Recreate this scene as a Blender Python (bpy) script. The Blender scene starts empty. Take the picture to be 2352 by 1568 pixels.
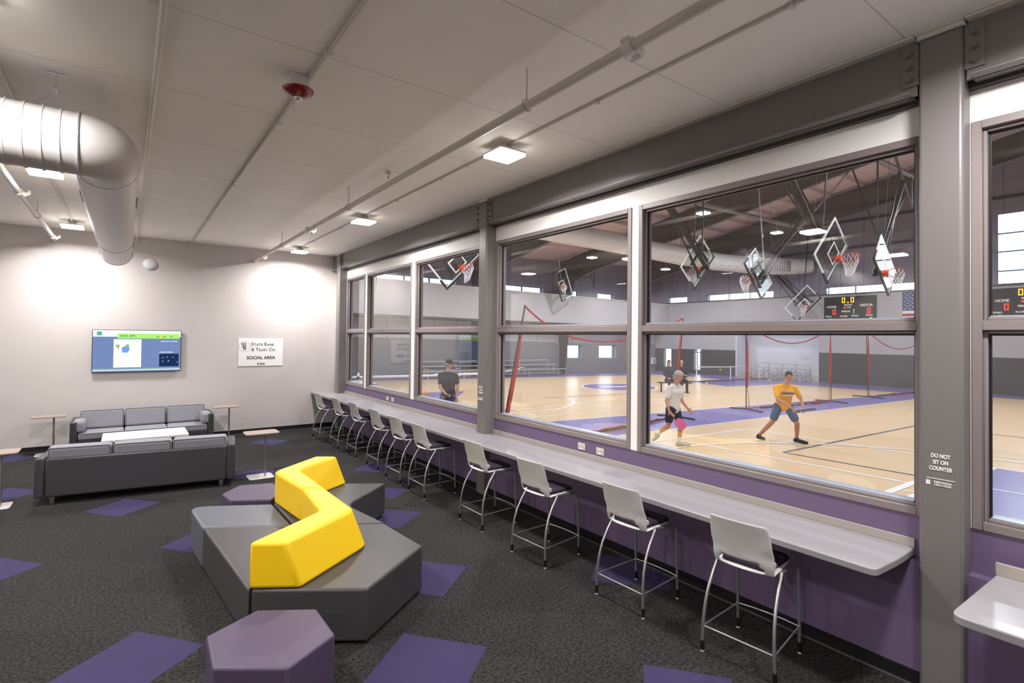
import bpy, bmesh, math, random
from mathutils import Vector, Matrix
random.seed(4)
R = math.radians
C = bpy.context.scene.collection
S = bpy.context.scene
pi = math.pi

# ------------------------------------------------------------------ camera, world, exposure
cd = bpy.data.cameras.new('camera'); cam = bpy.data.objects.new('camera', cd); C.objects.link(cam)
S.camera = cam
F_PX, CY, YAW, PITCH, ROLL = 1208.0, 757.3, 0.63258, 0.01547, 0.01126
cd.sensor_fit = 'HORIZONTAL'; cd.sensor_width = 36.0; cd.lens = 36.0*F_PX/2352
cd.shift_x = 0.0; cd.shift_y = -(784-CY)/2352
cd.clip_start = 0.05; cd.clip_end = 400
_f = Vector((math.sin(YAW)*math.cos(PITCH), math.cos(YAW)*math.cos(PITCH), math.sin(PITCH)))
_r = Vector((math.cos(YAW), -math.sin(YAW), 0)); _u = _r.cross(_f)
_r2 = _r*math.cos(ROLL)+_u*math.sin(ROLL); _u2 = -_r*math.sin(ROLL)+_u*math.cos(ROLL)
cam.matrix_world = Matrix(((_r2.x, _u2.x, -_f.x, 0), (_r2.y, _u2.y, -_f.y, 0), (_r2.z, _u2.z, -_f.z, 2.38), (0, 0, 0, 1)))

S.view_settings.view_transform = 'Standard'; S.view_settings.look = 'None'
S.view_settings.gamma = 1; S.view_settings.use_curve_mapping = False
S.view_settings.exposure = 0.30
w = bpy.data.worlds.new('daylight'); S.world = w; w.use_nodes = True
wn = w.node_tree.nodes; wl = w.node_tree.links
bg = wn['Background']; bg.inputs[0].default_value = (0.80, 0.89, 1.0, 1); bg.inputs[1].default_value = 5.5

LAMP_W = 88.0        # watts of each social-area panel
GYM_W = 268.0        # watts of each gym high-bay

# ------------------------------------------------------------------ materials
def lin(c):
    c = [x/255.0 for x in c]
    return tuple((x/12.92 if x <= 0.04045 else ((x+0.055)/1.055)**2.4) for x in c)+(1.0,)
M = {}
def mat(name, rgb, rough=0.5, metal=0.0, spec=0.5, noise=0.0, nscale=20.0, bump=0.0, bscale=60.0, stretch=None, emit=0.0, sheen=0.0, dark=0.75, coat=0.0):
    m = bpy.data.materials.new(name); m.use_nodes = True; nt = m.node_tree; b = nt.nodes['Principled BSDF']
    col = lin(rgb); b.inputs['Base Color'].default_value = col
    b.inputs['Roughness'].default_value = rough; b.inputs['Metallic'].default_value = metal
    b.inputs['Specular IOR Level'].default_value = spec
    if coat: b.inputs['Coat Weight'].default_value = coat; b.inputs['Coat Roughness'].default_value = .15
    if sheen: b.inputs['Sheen Weight'].default_value = sheen
    if emit: b.inputs['Emission Color'].default_value = col; b.inputs['Emission Strength'].default_value = emit
    if noise or bump:
        tc = nt.nodes.new('ShaderNodeTexCoord'); mp = nt.nodes.new('ShaderNodeMapping')
        nt.links.new(tc.outputs['Object'], mp.inputs[0])
        if stretch: mp.inputs['Scale'].default_value = stretch
    if noise:
        n = nt.nodes.new('ShaderNodeTexNoise'); n.inputs['Scale'].default_value = nscale; n.inputs['Detail'].default_value = 4
        nt.links.new(mp.outputs[0], n.inputs['Vector'])
        mx = nt.nodes.new('ShaderNodeMix'); mx.data_type = 'RGBA'
        mx.inputs[6].default_value = tuple(x*(1-noise) for x in col[:3])+(1,); mx.inputs[7].default_value = tuple(min(1, x*(1+noise)) for x in col[:3])+(1,)
        nt.links.new(n.outputs[0], mx.inputs[0]); nt.links.new(mx.outputs[2], b.inputs['Base Color'])
    if bump:
        n2 = nt.nodes.new('ShaderNodeTexNoise'); n2.inputs['Scale'].default_value = bscale; n2.inputs['Detail'].default_value = 3
        nt.links.new(mp.outputs[0], n2.inputs['Vector'])
        bp = nt.nodes.new('ShaderNodeBump'); bp.inputs['Strength'].default_value = bump; bp.inputs['Distance'].default_value = 0.01
        nt.links.new(n2.outputs[0], bp.inputs['Height']); nt.links.new(bp.outputs[0], b.inputs['Normal'])
    M[name] = m
    return m
mat('wall_paint', (200, 193, 191), .62, noise=.02, nscale=3, bump=.05, bscale=180)
mat('drywall_white', (246, 243, 240), .6, bump=.03, bscale=150)
mat('purple_paint', (108, 90, 122), .5, noise=.03, nscale=3, bump=.04, bscale=150)
mat('steel_paint', (117, 112, 111), .36, bump=.03, bscale=60)
mat('frame_paint', (134, 124, 123), .42)
mat('dark_soffit', (64, 60, 56), .6)
mat('white_paint', (222, 217, 210), .45)
mat('pipe_paint', (206, 201, 191), .4)
mat('duct_paint', (206, 201, 198), .42, noise=.03, nscale=6)
mat('black_rubber', (14, 14, 14), .5)
mat('strip_metal', (84, 82, 78), .4)
mat('counter_top', (150, 147, 150), .27, noise=.035, nscale=5, stretch=(6, .6, 1))
mat('counter_edge', (166, 158, 152), .3, noise=.04, nscale=5, stretch=(6, .6, 1))
mat('grey_vinyl', (64, 62, 63), .42, bump=.10, bscale=260, noise=.03)
mat('slate_vinyl', (92, 95, 104), .42, bump=.10, bscale=260)
mat('yellow_vinyl', (244, 200, 8), .45, bump=.10, bscale=260)
mat('purple_vinyl', (77, 63, 87), .5, bump=.12, bscale=300)
mat('sofa_vinyl', (60, 58, 62), .42, bump=.10, bscale=260)
mat('sofa_fabric', (140, 140, 148), .9, noise=.28, nscale=26, bump=.3, bscale=220, stretch=(1, 1, 5))
mat('piping', (60, 60, 66), .7)
mat('chrome', (205, 205, 208), .16, metal=1)
mat('silver_tube', (186, 184, 186), .32, metal=.85)
mat('stool_shell', (197, 196, 192), .5)
mat('seat_purple', (30, 20, 40), .85, bump=.2, bscale=300)
mat('black_plastic', (20, 20, 21), .4)
mat('glide_white', (225, 222, 215), .4)
mat('table_wood', (156, 141, 129), .4, noise=.10, nscale=6, stretch=(3, 26, 3))
mat('table_white', (232, 226, 218), .35)
mat('base_metal', (205, 203, 200), .35, metal=.3)
mat('sign_white', (238, 236, 233), .3)
mat('letter_grey', (98, 93, 93), .5)
mat('letter_white', (245, 240, 238), .5)
mat('alarm_red', (128, 12, 12), .25, coat=.5)
mat('strobe', (225, 225, 220), .08, metal=.5)
mat('outlet', (205, 196, 186), .4)
mat('outlet_slot', (70, 60, 60), .5)
mat('gym_light_wall', (176, 176, 182), .6, bump=.05, bscale=30)
mat('gym_white_wall', (212, 216, 228), .5)
mat('gym_dark_wall', (66, 65, 67), .6)
mat('gym_grey_block', (128, 128, 132), .7, bump=.1, bscale=12)
mat('gym_liner', (132, 130, 148), .55)
mat('gym_liner_dark', (64, 60, 72), .55)
mat('gym_liner_light', (190, 190, 200), .55)
mat('gym_roof', (205, 188, 190), .7, noise=.03, nscale=2)
mat('gym_steel', (78, 75, 74), .5)
mat('gym_strut', (128, 126, 132), .4)
mat('wood_floor', (222, 192, 152), .28, noise=.04, nscale=1.5)
mat('court_purple', (124, 112, 170), .28, noise=.03, nscale=2)
mat('court_white', (240, 240, 240), .35)
mat('court_navy', (84, 86, 110), .35)
mat('gym_duct', (214, 216, 218), .4)
mat('red_band', (176, 40, 36), .7)
mat('hoop_orange', (205, 72, 40), .4)
mat('net_white', (235, 235, 240), .8)
mat('goal_black', (28, 27, 27), .35)
mat('goal_white', (220, 222, 224), .35)
mat('aluminium', (200, 202, 208), .35, metal=.6)
mat('skin', (196, 146, 120), .5)
mat('skin_tan', (190, 134, 108), .5)
mat('shirt_black', (34, 34, 37), .8)
mat('shirt_white', (214, 210, 206), .8)
mat('shirt_yellow', (238, 168, 8), .8)
mat('shorts_navy', (26, 32, 52), .8)
mat('shorts_blue', (62, 88, 128), .8)
mat('jacket_navy', (24, 32, 56), .8)
mat('hair_brown', (52, 40, 34), .8)
mat('hair_blond', (196, 140, 84), .8)
mat('hair_grey', (150, 140, 138), .8)
mat('cap_black', (22, 22, 22), .7)
mat('cap_khaki', (178, 172, 150), .7)
mat('eye', (30, 24, 22), .2)
mat('lip', (150, 84, 76), .5)
mat('shoe_black', (24, 26, 28), .6)
mat('shoe_grey', (176, 180, 170), .6)
mat('shoe_orange', (226, 130, 70), .6)
mat('paddle_pink', (206, 92, 140), .5)
mat('led_amber', (255, 176, 20), .5, emit=2.2)
mat('led_red', (255, 46, 26), .5, emit=2.4)
mat('led_green', (60, 255, 110), .5, emit=1.8)
mat('board_black', (24, 22, 30), .45)
mat('board_segment', (48, 46, 54), .5)
mat('flag_red', (166, 30, 44), .8)
mat('flag_white', (232, 232, 238), .8)
mat('flag_blue', (36, 58, 120), .8)
mat('bin_white', (220, 224, 230), .5)
mat('sill_light', (150, 156, 170), .35)
mat('ground_out', (178, 176, 170), .9)
mat('out_building', (205, 190, 176), .8)
mat('out_blue', (90, 110, 140), .8)
mat('bark', (80, 72, 66), .9)
mat('ball_yellow', (220, 230, 60), .7)
def emat(name, rgb, s):
    m = bpy.data.materials.new(name); m.use_nodes = True; nt = m.node_tree
    nt.nodes.remove(nt.nodes['Principled BSDF']); e = nt.nodes.new('ShaderNodeEmission')
    e.inputs[0].default_value = lin(rgb); e.inputs[1].default_value = s
    nt.links.new(e.outputs[0], nt.nodes['Material Output'].inputs[0]); M[name] = m
emat('panel_glow', (255, 250, 244), 9.0)
emat('bay_glow', (250, 252, 255), 14.0)
emat('tv_blue', (124, 146, 196), .78)
emat('tv_white', (246, 250, 255), .98)
emat('tv_green', (172, 240, 110), .9)
emat('tv_dark', (32, 52, 92), .8)
emat('tv_text', (40, 90, 90), .8)
emat('tv_faint', (190, 212, 232), .95)
emat('tv_teal', (70, 160, 170), .9)
emat('tv_sky', (110, 160, 240), .9)
emat('tv_skin', (232, 150, 150), .9)
emat('tv_leaf', (120, 200, 110), .9)
emat('tv_yellow', (250, 210, 40), .95)
def glass(name, tint, rough=0.0, boost=1.0):
    m = bpy.data.materials.new(name); m.use_nodes = True; nt = m.node_tree
    nt.nodes.remove(nt.nodes['Principled BSDF'])
    t = nt.nodes.new('ShaderNodeBsdfTransparent'); t.inputs[0].default_value = tint
    g = nt.nodes.new('ShaderNodeBsdfGlossy'); g.inputs['Roughness'].default_value = rough
    lw = nt.nodes.new('ShaderNodeLayerWeight'); lw.inputs[0].default_value = .5   # Schlick reflectance from the facing angle, same on both faces
    pw_ = nt.nodes.new('ShaderNodeMath'); pw_.operation = 'POWER'; pw_.inputs[1].default_value = 5; nt.links.new(lw.outputs['Facing'], pw_.inputs[0])
    fr = nt.nodes.new('ShaderNodeMath'); fr.operation = 'MULTIPLY_ADD'; fr.inputs[1].default_value = .92; fr.inputs[2].default_value = .08; nt.links.new(pw_.outputs[0], fr.inputs[0])
    mx = nt.nodes.new('ShaderNodeMixShader')
    nt.links.new(fr.outputs[0], mx.inputs[0]); nt.links.new(t.outputs[0], mx.inputs[1]); nt.links.new(g.outputs[0], mx.inputs[2])
    nt.links.new(mx.outputs[0], nt.nodes['Material Output'].inputs[0]); M[name] = m
glass('window_glass', (.97, .985, .98, 1))
glass('clear_glass', (.93, .97, .96, 1))
def mesh_net(name, rgb, scale, cover):
    # knotted net: a grid of cords, open between
    m = bpy.data.materials.new(name); m.use_nodes = True; nt = m.node_tree
    b = nt.nodes['Principled BSDF']; b.inputs['Base Color'].default_value = lin(rgb); b.inputs['Roughness'].default_value = .8
    tc = nt.nodes.new('ShaderNodeTexCoord'); sp = nt.nodes.new('ShaderNodeSeparateXYZ'); nt.links.new(tc.outputs['Object'], sp.inputs[0])
    outs = []
    for k in (0, 2):
        mu = nt.nodes.new('ShaderNodeMath'); mu.operation = 'MULTIPLY'; mu.inputs[1].default_value = scale; nt.links.new(sp.outputs[k], mu.inputs[0])
        fr = nt.nodes.new('ShaderNodeMath'); fr.operation = 'FRACT'; nt.links.new(mu.outputs[0], fr.inputs[0])
        lt = nt.nodes.new('ShaderNodeMath'); lt.operation = 'LESS_THAN'; lt.inputs[1].default_value = cover; nt.links.new(fr.outputs[0], lt.inputs[0])
        outs.append(lt)
    mxm = nt.nodes.new('ShaderNodeMath'); mxm.operation = 'MAXIMUM'; nt.links.new(outs[0].outputs[0], mxm.inputs[0]); nt.links.new(outs[1].outputs[0], mxm.inputs[1])
    tr = nt.nodes.new('ShaderNodeBsdfTransparent'); mx = nt.nodes.new('ShaderNodeMixShader')
    nt.links.new(mxm.outputs[0], mx.inputs[0]); nt.links.new(tr.outputs[0], mx.inputs[1]); nt.links.new(b.outputs[0], mx.inputs[2])
    nt.links.new(mx.outputs[0], nt.nodes['Material Output'].inputs[0]); M[name] = m
mesh_net('cord_net', (205, 202, 200), 22.0, .035)
# carpet: dark grey tiles laid on the diagonal, each a touch lighter or darker
def carpet():
    m = bpy.data.materials.new('carpet'); m.use_nodes = True; nt = m.node_tree; b = nt.nodes['Principled BSDF']
    b.inputs['Roughness'].default_value = .95; b.inputs['Specular IOR Level'].default_value = .15
    tc = nt.nodes.new('ShaderNodeTexCoord'); mp = nt.nodes.new('ShaderNodeMapping'); mp.inputs['Rotation'].default_value = (0, 0, R(40))
    nt.links.new(tc.outputs['Object'], mp.inputs[0])
    br = nt.nodes.new('ShaderNodeTexBrick'); br.inputs['Scale'].default_value = 1.0; br.offset = 0
    br.inputs['Brick Width'].default_value = .66; br.inputs['Row Height'].default_value = .66; br.inputs['Mortar Size'].default_value = .0
    br.inputs['Color1'].default_value = lin((42, 41, 41)); br.inputs['Color2'].default_value = lin((50, 49, 48)); nt.links.new(mp.outputs[0], br.inputs['Vector'])
    n = nt.nodes.new('ShaderNodeTexNoise'); n.inputs['Scale'].default_value = 120; n.inputs['Detail'].default_value = 6; n.inputs['Roughness'].default_value = .8
    nt.links.new(tc.outputs['Object'], n.inputs['Vector'])
    rp = nt.nodes.new('ShaderNodeValToRGB'); n3 = nt.nodes.new('ShaderNodeTexNoise'); n3.inputs['Scale'].default_value = 42; n3.inputs['Detail'].default_value = 2; nt.links.new(tc.outputs['Object'], n3.inputs['Vector'])
    av = nt.nodes.new('ShaderNodeMix'); av.inputs[0].default_value = .42; nt.links.new(n.outputs[0], av.inputs[2]); nt.links.new(n3.outputs[0], av.inputs[3])
    rp.color_ramp.elements[0].position = .40; rp.color_ramp.elements[0].color = (.22, .22, .23, 1)
    rp.color_ramp.elements[1].position = .60; rp.color_ramp.elements[1].color = (1.75, 1.72, 1.68, 1); nt.links.new(av.outputs[0], rp.inputs[0])
    mx = nt.nodes.new('ShaderNodeMix'); mx.data_type = 'RGBA'; mx.blend_type = 'MULTIPLY'; mx.inputs[0].default_value = 1
    nt.links.new(br.outputs[0], mx.inputs[6]); nt.links.new(rp.outputs[0], mx.inputs[7]); nt.links.new(mx.outputs[2], b.inputs['Base Color'])
    bp = nt.nodes.new('ShaderNodeBump'); bp.inputs['Strength'].default_value = .5; bp.inputs['Distance'].default_value = .004
    nt.links.new(n.outputs[0], bp.inputs['Height']); nt.links.new(bp.outputs[0], b.inputs['Normal']); M['carpet'] = m
carpet()
mat('carpet_purple', (60, 55, 86), .95, spec=.15, noise=.22, nscale=110, bump=.4, bscale=110)
# ceiling panels with joints across the room
def paneled(name, rgb, pitch, start, axis, width=.012, depth=.55, rough=.55, jrgb=None):
    m = mat(name, rgb, rough); nt = m.node_tree; b = nt.nodes['Principled BSDF']
    tc = nt.nodes.new('ShaderNodeTexCoord'); sp = nt.nodes.new('ShaderNodeSeparateXYZ'); nt.links.new(tc.outputs['Object'], sp.inputs[0])
    a = nt.nodes.new('ShaderNodeMath'); a.operation = 'SUBTRACT'; a.inputs[1].default_value = start-50*pitch; nt.links.new(sp.outputs[axis], a.inputs[0])
    d = nt.nodes.new('ShaderNodeMath'); d.operation = 'DIVIDE'; d.inputs[1].default_value = pitch; nt.links.new(a.outputs[0], d.inputs[0])
    f = nt.nodes.new('ShaderNodeMath'); f.operation = 'FRACT'; nt.links.new(d.outputs[0], f.inputs[0])
    l = nt.nodes.new('ShaderNodeMath'); l.operation = 'LESS_THAN'; l.inputs[1].default_value = width/pitch; nt.links.new(f.outputs[0], l.inputs[0])
    n = nt.nodes.new('ShaderNodeTexNoise'); n.inputs['Scale'].default_value = 2.5; nt.links.new(tc.outputs['Object'], n.inputs['Vector'])
    mx0 = nt.nodes.new('ShaderNodeMix'); mx0.data_type = 'RGBA'; c = lin(rgb)
    mx0.inputs[6].default_value = tuple(x*.97 for x in c[:3])+(1,); mx0.inputs[7].default_value = tuple(x*1.03 for x in c[:3])+(1,); nt.links.new(n.outputs[0], mx0.inputs[0])
    mx = nt.nodes.new('ShaderNodeMix'); mx.data_type = 'RGBA'; mx.inputs[7].default_value = lin(jrgb) if jrgb else tuple(x*depth for x in c[:3])+(1,)
    nt.links.new(l.outputs[0], mx.inputs[0]); nt.links.new(mx0.outputs[2], mx.inputs[6]); nt.links.new(mx.outputs[2], b.inputs['Base Color'])
    bp = nt.nodes.new('ShaderNodeBump'); bp.inputs['Strength'].default_value = .6; bp.inputs['Distance'].default_value = .01; bp.invert = True
    nt.links.new(l.outputs[0], bp.inputs['Height']); nt.links.new(bp.outputs[0], b.inputs['Normal'])
    return m
paneled('ceiling_panel', (243, 238, 230), 1.36, 1.32, 1, .012, .72)
paneled('liner_panel', (134, 132, 150), 1.15, .4, 1, .05, .62)
paneled('liner_panel_x', (134, 132, 150), 1.15, .4, 0, .05, .62)
paneled('liner_light_x', (196, 196, 204), 1.45, .5, 0, .05, .7)
paneled('roof_panel', (214, 196, 198), 1.5, 0, 1, .04, .8)
paneled('spiral_duct', (214, 206, 201), .075, 0, 1, .012, .86, .42)

# ------------------------------------------------------------------ mesh builder
class MB:
    def __init__(s): s.v = []; s.f = []; s.m = []; s.uv = None
    def add(s, vs, fs, mi=0):
        o = len(s.v); s.v += [tuple(v) for v in vs]; s.f += [tuple(i+o for i in f) for f in fs]; s.m += [mi]*len(fs); return s
    def box(s, a, b, mi=0, rot=None):
        x0, y0, z0 = a; x1, y1, z1 = b
        vs = [(x0, y0, z0), (x1, y0, z0), (x1, y1, z0), (x0, y1, z0), (x0, y0, z1), (x1, y0, z1), (x1, y1, z1), (x0, y1, z1)]
        if rot: vs = [rot @ Vector(v) for v in vs]
        return s.add(vs, [(0, 3, 2, 1), (4, 5, 6, 7), (0, 1, 5, 4), (1, 2, 6, 5), (2, 3, 7, 6), (3, 0, 4, 7)], mi)
    def prism(s, bot, top, z0, z1, mi=0):
        n = len(bot)
        vs = [(p[0], p[1], z0) for p in bot]+[(p[0], p[1], z1) for p in top]
        return s.add(vs, [tuple(range(n-1, -1, -1)), tuple(range(n, 2*n))]+[(i, (i+1) % n, n+(i+1) % n, n+i) for i in range(n)], mi)
    def tube(s, pts, r, n=10, mi=0, caps=True, closed=False):
        pts = [Vector(p) for p in pts]; m = len(pts); rs = r if isinstance(r, (list, tuple)) else [r]*m
        rings = []; prev = None
        for i, p in enumerate(pts):
            if closed: t = (pts[(i+1) % m]-pts[i-1])
            else: t = (pts[min(i+1, m-1)]-pts[max(i-1, 0)])
            t.normalize()
            if prev is None:
                a = Vector((0, 0, 1)) if abs(t.z) < .9 else Vector((1, 0, 0)); u = t.cross(a).normalized()
            else:
                u = (prev-t*prev.dot(t)).normalized()
            prev = u; w_ = t.cross(u)
            rings.append([p+(u*math.cos(2*pi*k/n)+w_*math.sin(2*pi*k/n))*rs[i] for k in range(n)])
        vs = [v for rg in rings for v in rg]; fs = []
        for i in range(m if closed else m-1):
            j = (i+1) % m
            for k in range(n): fs.append((i*n+k, i*n+(k+1) % n, j*n+(k+1) % n, j*n+k))
        if caps and not closed: fs += [tuple(range(n-1, -1, -1)), tuple((m-1)*n+k for k in range(n))]
        return s.add(vs, fs, mi)
    def bar(s, a, b, w_, h, mi=0):   # rectangular bar between two points
        a = Vector(a); b = Vector(b); t = (b-a).normalized(); up = Vector((0, 0, 1)) if abs(t.z) < .95 else Vector((1, 0, 0))
        u = t.cross(up).normalized(); v = u.cross(t); vs = []
        for p in (a, b):
            for su, sv in ((-1, -1), (1, -1), (1, 1), (-1, 1)): vs.append(p+u*su*w_/2+v*sv*h/2)
        return s.add(vs, [(0, 1, 2, 3), (7, 6, 5, 4), (0, 4, 5, 1), (1, 5, 6, 2), (2, 6, 7, 3), (3, 7, 4, 0)], mi)
    def ell(s, c, r, n=16, m=10, mi=0, rot=None):
        vs = []; c = Vector(c)
        for i in range(1, m):
            th = pi*i/m
            for k in range(n):
                ph = 2*pi*k/n; v = Vector((r[0]*math.sin(th)*math.cos(ph), r[1]*math.sin(th)*math.sin(ph), r[2]*math.cos(th)))
                if rot: v = rot @ v
                vs.append(c+v)
        t = Vector((0, 0, r[2])); b = Vector((0, 0, -r[2]))
        if rot: t = rot @ t; b = rot @ b
        it = len(vs); vs += [c+t, c+b]; fs = []
        for i in range(m-2):
            for k in range(n): fs.append((i*n+k, (i+1)*n+k, (i+1)*n+(k+1) % n, i*n+(k+1) % n))
        for k in range(n): fs.append((it, k, (k+1) % n)); fs.append((it+1, (m-2)*n+(k+1) % n, (m-2)*n+k))
        return s.add(vs, fs, mi)
    def lathe(s, prof, c=(0, 0, 0), n=24, mi=0):
        vs = []; fs = []; m = len(prof)
        for (r_, z_) in prof:
            for k in range(n): vs.append((c[0]+r_*math.cos(2*pi*k/n), c[1]+r_*math.sin(2*pi*k/n), c[2]+z_))
        for i in range(m-1):
            for k in range(n): fs.append((i*n+k, i*n+(k+1) % n, (i+1)*n+(k+1) % n, (i+1)*n+k))
        fs += [tuple(range(n-1, -1, -1)), tuple((m-1)*n+k for k in range(n))]
        return s.add(vs, fs, mi)
    def build(s, name, mats, parent=None, bevel=0, seg=2, world=True, smooth=38, sub=0):
        me = bpy.data.meshes.new(name)
        vs = s.v
        if parent is not None and world:
            inv = wmat(parent).inverted(); vs = [tuple(inv @ Vector(v)) for v in vs]
        me.from_pydata(vs, [], s.f)
        if not isinstance(mats, (list, tuple)): mats = [mats]
        for m_ in mats: me.materials.append(M[m_])
        me.polygons.foreach_set('material_index', s.m)
        bm = bmesh.new(); bm.from_mesh(me); bmesh.ops.recalc_face_normals(bm, faces=bm.faces); bm.to_mesh(me); bm.free()
        if smooth:
            me.shade_smooth(); me.set_sharp_from_angle(angle=R(smooth))
        o = bpy.data.objects.new(name, me); C.objects.link(o)
        if parent is not None: o.parent = parent
        if bevel:
            b = o.modifiers.new('bevel', 'BEVEL'); b.width = bevel; b.segments = seg; b.limit_method = 'ANGLE'; b.angle_limit = R(30); b.harden_normals = False
        if sub:
            d = o.modifiers.new('sub', 'SUBSURF'); d.levels = sub; d.render_levels = sub
        return o
def wmat(o):
    m = o.matrix_basis.copy(); p = o.parent
    while p is not None: m = p.matrix_basis @ m; p = p.parent
    return m
def tag(o, label=None, cat=None, group=None, kind=None):
    if label: o['label'] = label
    if cat: o['category'] = cat
    if group: o['group'] = group
    if kind: o['kind'] = kind
    return o
def thing(name, label, cat, loc=(0, 0, 0), rz=0, group=None):
    o = bpy.data.objects.new(name, None); C.objects.link(o); o.location = loc; o.rotation_euler = (0, 0, rz)
    o.empty_display_size = .1
    return tag(o, label, cat, group)
def struct(o): o['kind'] = 'structure'; return o
def kids(o): return [c for c in bpy.data.objects if c.parent == o]
def dup(o, parent=None):
    c = o.copy(); C.objects.link(c); c.parent = parent
    for ch in kids(o): dup(ch, c)
    return c
def txt(body, size, mw, mname, parent, name='lettering', depth=.001, bold=0.0, sx=1.0, align='CENTER', spacing=1.0):
    # mw: world matrix whose x runs along the text, y up, z towards the reader
    cu = bpy.data.curves.new('t', 'FONT'); cu.body = body; cu.size = size; cu.extrude = depth; cu.offset = 0; cu.align_x = align; cu.align_y = 'CENTER'; cu.space_character = spacing
    to = bpy.data.objects.new('t', cu); C.objects.link(to); bpy.context.view_layer.update()
    me = bpy.data.meshes.new_from_object(to.evaluated_get(bpy.context.evaluated_depsgraph_get()))
    bpy.data.objects.remove(to); bpy.data.curves.remove(cu)
    me.transform(Matrix.Diagonal((sx, 1, 1, 1)))
    if bold:      # heavier strokes: the same outline laid a hair left, right and up
        bm = bmesh.new()
        for i_, (dx, dy) in enumerate(((-1, 0), (1, 0), (0, .7), (0, -.7))):
            mc = me.copy(); mc.transform(Matrix.Translation((dx*bold, dy*bold, i_*max(.0003, depth*.35)))); bm.from_mesh(mc); bpy.data.meshes.remove(mc)
        bm.to_mesh(me); bm.free()
    me.transform(mw)
    if parent is not None: me.transform(wmat(parent).inverted())
    me.materials.clear(); me.materials.append(M[mname])
    o = bpy.data.objects.new(name, me); C.objects.link(o); o.parent = parent
    return o
def frameM(origin, x, y):
    x = Vector(x).normalized(); y = Vector(y).normalized(); z = x.cross(y)
    return Matrix(((x.x, y.x, z.x, origin[0]), (x.y, y.y, z.y, origin[1]), (x.z, y.z, z.z, origin[2]), (0, 0, 0, 1)))
def arc(c, r, a0, a1, n=8, ax='xz'):
    out = []
    for i in range(n+1):
        a = a0+(a1-a0)*i/n
        if ax == 'xy': out.append((c[0]+r*math.cos(a), c[1]+r*math.sin(a), c[2]))
        else: out.append((c[0]+r*math.cos(a), c[1], c[2]+r*math.sin(a)))
    return out

# ------------------------------------------------------------------ social area shell
CEIL = 4.50; YB = 14.11; XL = -6.5; YF = -5.0; XW = 4.56
fl = MB(); fl.box((XL-.2, YF-.2, -.2), (4.75, YB+.25, 0))
U = Vector((.636, -.771)); V = Vector((-.771, -.636))
tiles = [((1.839, 3.935), .70, .70), ((.113, 5.178), .66, .70), ((2.476, 5.21), .66, .66), ((.845, 7.48), .66, .66), ((.05, 9.43), .62, .62), ((-1.06, 7.73), .66, .8),
         ((-1.38, 11.05), .66, .62), ((-1.70, 14.00), .6, .6), ((2.62, 13.1), .62, .55), ((2.87, 6.98), .62, .62), ((1.86, 10.3), .62, .62), ((3.75, 9.6), .5, .6),
         ((4.25, 4.15), .75, .66), ((3.1, 2.55), .6, .6), ((3.35, 7.9), .4, .5), ((-2.8, 6.2), .66, .66)]
for (c, a, b) in tiles:
    c = Vector(c); q = [c, c+U*a, c+U*a+V*b, c+V*b]
    fl.prism([tuple(x) for x in q], [tuple(x) for x in q], -.002, .0015, 1)
struct(fl.build('floor', ['carpet', 'carpet_purple'], smooth=0))
struct(MB().box((XL-.2, YF-.2, CEIL), (4.7, YB+.25, CEIL+.2)).build('ceiling', 'ceiling_panel', smooth=0))
struct(MB().box((XL-.2, YB, 0), (4.75, YB+.2, CEIL)).build('wall_back', 'wall_paint', smooth=0))
struct(MB().box((XL-.2, YF, 0), (XL, YB, CEIL)).build('wall_left', 'wall_paint', smooth=0))
struct(MB().box((XL, YF-.2, 0), (4.75, YF, CEIL)).build('wall_front', 'wall_paint', smooth=0))
struct(MB().box((XL, YB-.012, 0), (4.46, YB, .10)).build('baseboard_back', 'black_rubber', smooth=0))
struct(MB().box((XL, YB-.02, .0), (4.46, YB-.012, .008)).build('trim_1', 'strip_metal', smooth=0))

# window wall: bays between steel columns
cols = [(13.42, 13.66), (6.66, 6.88), (1.02, 1.262), (-4.6, -4.36)]
WZ0, WZ1 = 1.152, 3.861
# windows: (y0, y1) outer frame extents
wins = [(12.13, 13.40), (9.60, 12.0), (6.88, 9.44), (3.96, 6.645), (1.265, 3.86), (-1.6, 1.0185), (-4.3, -1.72)]
PW = .135   # thickness of the wall
ww = MB()
segs = [(wins[i][1], wins[i-1][0]) for i in range(1, len(wins))]
for (a, b) in [(13.40, YB)]+segs+[(YF, -4.3)]:
    ww.box((XW, a, 1.152), (XW+PW, b, WZ1))
ww.box((XW, YF, WZ1), (XW+PW, YB, CEIL))
struct(ww.build('wall_right', 'drywall_white', smooth=0))
pw = MB(); pw.box((XW, YF, 0), (XW+PW, YB, WZ0)); pw.box((4.475, YF, 0), (XW, YB, .86))
struct(pw.build('wall_right', 'purple_paint', smooth=0))
struct(MB().box((4.458, YF, 0), (4.475, YB, .10)).build('baseboard_right', 'black_rubber', smooth=0))
struct(MB().box((4.445, YF, 0), (4.458, YB, .010)).build('trim_2', 'strip_metal', smooth=0))
struct(MB().box((4.50, YF, 4.075), (XW, YB, 4.12)).build('trim_3', 'dark_soffit', smooth=0))
struct(MB().box((4.60, YF, 0), (4.66, YB, 0.001)).build('trim_4', 'black_rubber', smooth=0)) if False else None

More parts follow.
